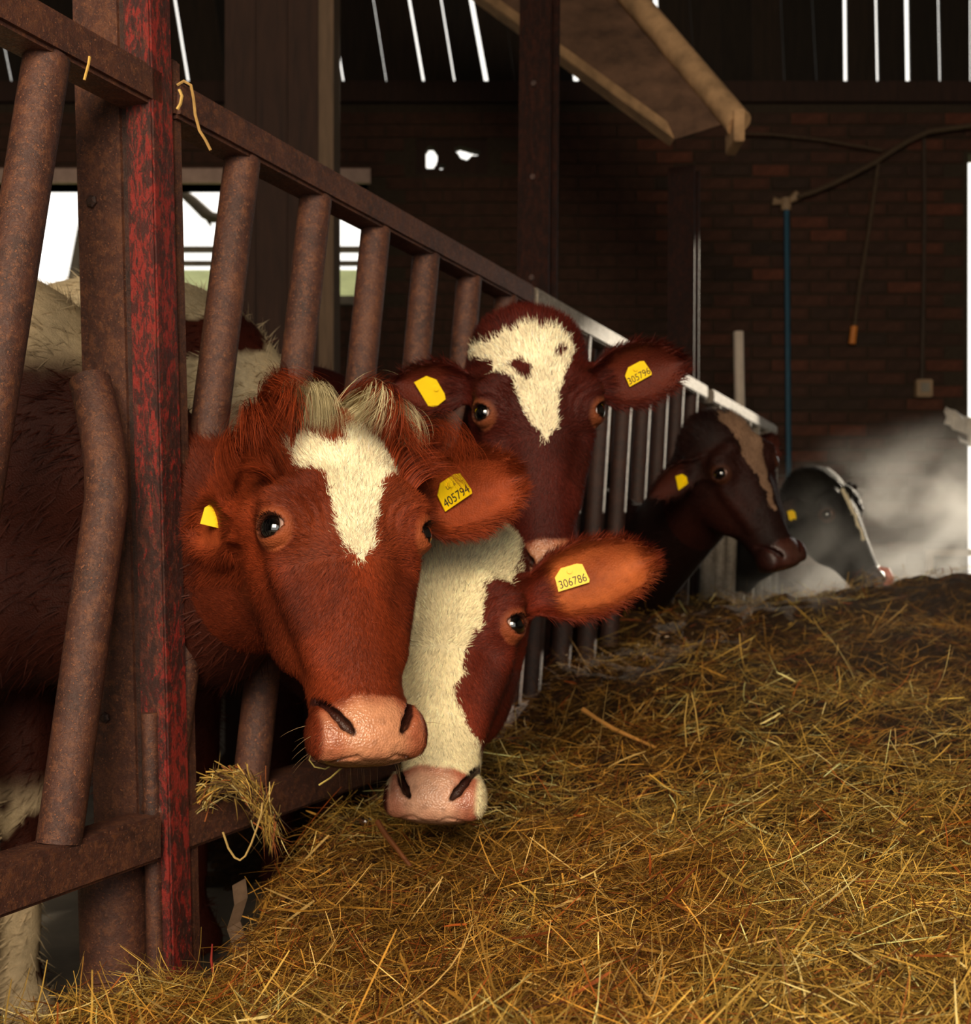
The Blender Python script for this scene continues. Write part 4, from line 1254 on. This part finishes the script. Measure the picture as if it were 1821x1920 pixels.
stalk('long brown stalk lying across the hay at lower right', [(1500, 1738), (1560, 1725), (1640, 1700), (1705, 1685)], [.003, .004, .005, .004], '#7d5a34', [1.62, 1.63, 1.64, 1.65])
stalk('bent yellow stem looping up from middle of the hay', [(1287, 1400), (1284, 1350), (1290, 1305), (1297, 1298), (1304, 1330), (1312, 1390)], [.0016] * 6, '#a98842', [2.5] * 6)
# curled pale husk by the dark gap
hk = MB()
hp = [at(x, y, 1.86) for x, y in ((448, 1655), (452, 1690), (438, 1735), (452, 1775), (470, 1800))]
for i in range(len(hp) - 1):
    a, b = hp[i], hp[i + 1]; wv = np.array([.009, .006, .004]); th = np.array([0, .002, .001])
    hk.hexa([a - wv, a + wv, a + wv + th, a - wv + th, b - wv, b + wv, b + wv + th, b - wv + th])
ho = hk.build('maize_husk', plain('dry_husk', '#54402f', .8, .5, 30)); 
tag(ho, 'dry curled pale husk in the dark gap beside the red post', 'husk')

# wisps caught on the rails, twine over the rail end
def wisp(name, label, cat, pts, Y, r, hexa, n=1, spread=0, seed=0, Ys=None):
    rr = np.random.default_rng(seed); mbw = MB(); o0 = at(*pts[0], Y)
    for k in range(n):
        off = rr.normal(0, spread, (len(pts), 3)) if spread else np.zeros((len(pts), 3))
        off = np.cumsum(off, 0) * .5 + (rr.normal(0, spread, 3) if spread else 0)
        P = [at(x, y, Y if Ys is None else Ys[i]) - o0 + off[i] for i, (x, y) in enumerate(pts)]
        mbw.tube(P, r * (rr.uniform(.6, 1.3) if n > 1 else 1), 5)
    ob = mbw.build(name, plain(name + '_' + str(seed), hexa, .8, .3, 50), None, 0, True); ob.location = o0
    tag(ob, label, cat); return ob
wisp('baling_twine', 'loop of tan baling twine hanging over the rail by the post', 'twine', [(332, 160), (345, 152), (358, 160), (363, 185), (366, 215), (374, 245), (385, 262), (395, 282)], 1.885, .0022, '#b08a50', seed=1)
wisp('baling_twine', 'short frayed twine sticking from the open rail end', 'twine', [(336, 168), (341, 180), (338, 195), (332, 205)], 1.86, .0024, '#c9a45c', seed=2)
wisp('straw_wisp', 'short straw wisp hanging under the rail left of the red post', 'straw', [(168, 106), (166, 120), (162, 135), (158, 150)], 1.655, .0018, '#c9a050', seed=3)
rr = np.random.default_rng(4); n = 420
path = np.array([at(x, y, 1.95) for x, y in ((372, 1505), (395, 1478), (425, 1460), (455, 1466), (480, 1490), (500, 1530), (515, 1575))])
tp = rr.random(n) * 5.999; i0 = tp.astype(int); pp = path[i0] + (path[i0 + 1] - path[i0]) * (tp - i0)[:, None]; tg_ = path[i0 + 1] - path[i0]; tg_ /= np.linalg.norm(tg_, axis=1, keepdims=True)
dd = tg_ + rr.normal(0, .38, (n, 3)); dd /= np.linalg.norm(dd, axis=1, keepdims=True)
ln = rr.uniform(.02, .09, n)
cc = np.stack(PAL)[rr.choice(8, n, p=PW / PW.sum())] * rr.uniform(.35, 1.1, (n, 1))
o0 = path[0]
so = ribbons('straw_clump', pp - o0 + rr.normal(0, .008, (n, 3)) - dd * ln[:, None] / 2, np.repeat(np.array([[0, -1., .3]]), n, 0), dd, ln, rr.uniform(.001, .0024, n), np.clip(cc, 0, 1), STRAW, None, 4, curl=rr.normal(0, .5, (n, 3)), droop=.5)
so.location = o0
tag(so, 'clump of damp hay draped over the low rail by the post', 'hay', kind='stuff')
wisp('straw_wisp', 'single straw bent in mid-air below the low rail', 'straw', [(418, 1560), (428, 1590), (440, 1608), (450, 1613), (460, 1605), (471, 1582), (482, 1552), (490, 1525), (492, 1505)], 1.9, .0016, '#b8985a', seed=5)
wisp('straw_wisp', 'straw dangling from the chin of the nearest cow', 'straw', [(655, 1425), (640, 1440), (620, 1458), (598, 1472)], 1.62, .0014, '#b09a50', seed=6)
wisp('straw_wisp', 'curled green straw hanging left of the nearest cow muzzle', 'straw', [(600, 1412), (584, 1412), (580, 1425), (590, 1438), (610, 1442), (640, 1425)], 1.62, .0010, '#a09050', seed=7)
kn = ball('shiny_knob', (0, 0, 0), .011, Mat('polished_steel', .15, .8).base((.75, .75, .78)).m, None)
kn.location = at(686, 1541, 2.2); kn.data.materials[0].node_tree.nodes['Principled BSDF'].inputs['Metallic'].default_value = 1
tag(kn, 'small shiny steel knob in the dark under the rail', 'knob')
MB().tube([(0, 0, 0), (-.03, .05, -.01), (-.09, .17, -.02)], .006, 8).build('stem', RUST_DARK, kn, 0, True)
# ------------------------------------------------------------------ rising steam, lit by the sun from the doorway
def steam(label, c, rad, dens, seed, col=(1, .97, .92), sc=2.2, lo=.45):
    bm2 = bmesh.new(); bmesh.ops.create_icosphere(bm2, subdivisions=3, radius=1)
    me = D.meshes.new('steam'); bm2.to_mesh(me); bm2.free()
    m = D.materials.new('steam'); m.use_nodes = True; t = m.node_tree; t.nodes.clear()
    out = t.nodes.new('ShaderNodeOutputMaterial'); pv = t.nodes.new('ShaderNodeVolumeScatter')
    pv.inputs['Color'].default_value = (*col, 1); pv.inputs['Anisotropy'].default_value = .45
    tc = t.nodes.new('ShaderNodeTexCoord'); ln = t.nodes.new('ShaderNodeVectorMath'); ln.operation = 'LENGTH'
    t.links.new(tc.outputs['Object'], ln.inputs[0])
    fall = t.nodes.new('ShaderNodeMapRange'); fall.interpolation_type = 'SMOOTHSTEP'
    fall.inputs['From Min'].default_value = 1.0; fall.inputs['From Max'].default_value = .2
    t.links.new(ln.outputs['Value'], fall.inputs['Value'])
    mp = t.nodes.new('ShaderNodeMapping'); mp.inputs['Location'].default_value = (seed * 3.1, seed * 1.7, 0); mp.inputs['Scale'].default_value = rad
    t.links.new(tc.outputs['Object'], mp.inputs['Vector'])
    nz = t.nodes.new('ShaderNodeTexNoise'); nz.inputs['Scale'].default_value = sc; nz.inputs['Detail'].default_value = 3; nz.inputs['Distortion'].default_value = .6
    t.links.new(mp.outputs['Vector'], nz.inputs['Vector'])
    mr = t.nodes.new('ShaderNodeMapRange'); mr.inputs['From Min'].default_value = lo; mr.inputs['From Max'].default_value = .72; mr.inputs['To Max'].default_value = dens
    t.links.new(nz.outputs['Fac'], mr.inputs['Value'])
    mu = t.nodes.new('ShaderNodeMath'); mu.operation = 'MULTIPLY'
    t.links.new(mr.outputs['Result'], mu.inputs[0]); t.links.new(fall.outputs['Result'], mu.inputs[1])
    t.links.new(mu.outputs[0], pv.inputs['Density']); t.links.new(pv.outputs['Volume'], out.inputs['Volume'])
    o = make_obj('steam', me, m); o.location = c; o.scale = rad
    tag(o, label, 'steam', kind='stuff')
    return o
steam('bank of white steam drifting by the doorway behind the black cow', (2.35, 6.2, .80), (1.3, 1.2, .85), 2.1, 1, sc=2.6, lo=.47)
steam('thin steam rising off the hay in front of the black cow', (1.25, 4.75, .80), (.75, .5, .40), .55, 2, sc=3.0, lo=.46)
steam('faint haze hanging over the near hay at the right', (.85, 2.35, .72), (.55, .75, .32), .22, 3, sc=2.0, lo=.36)
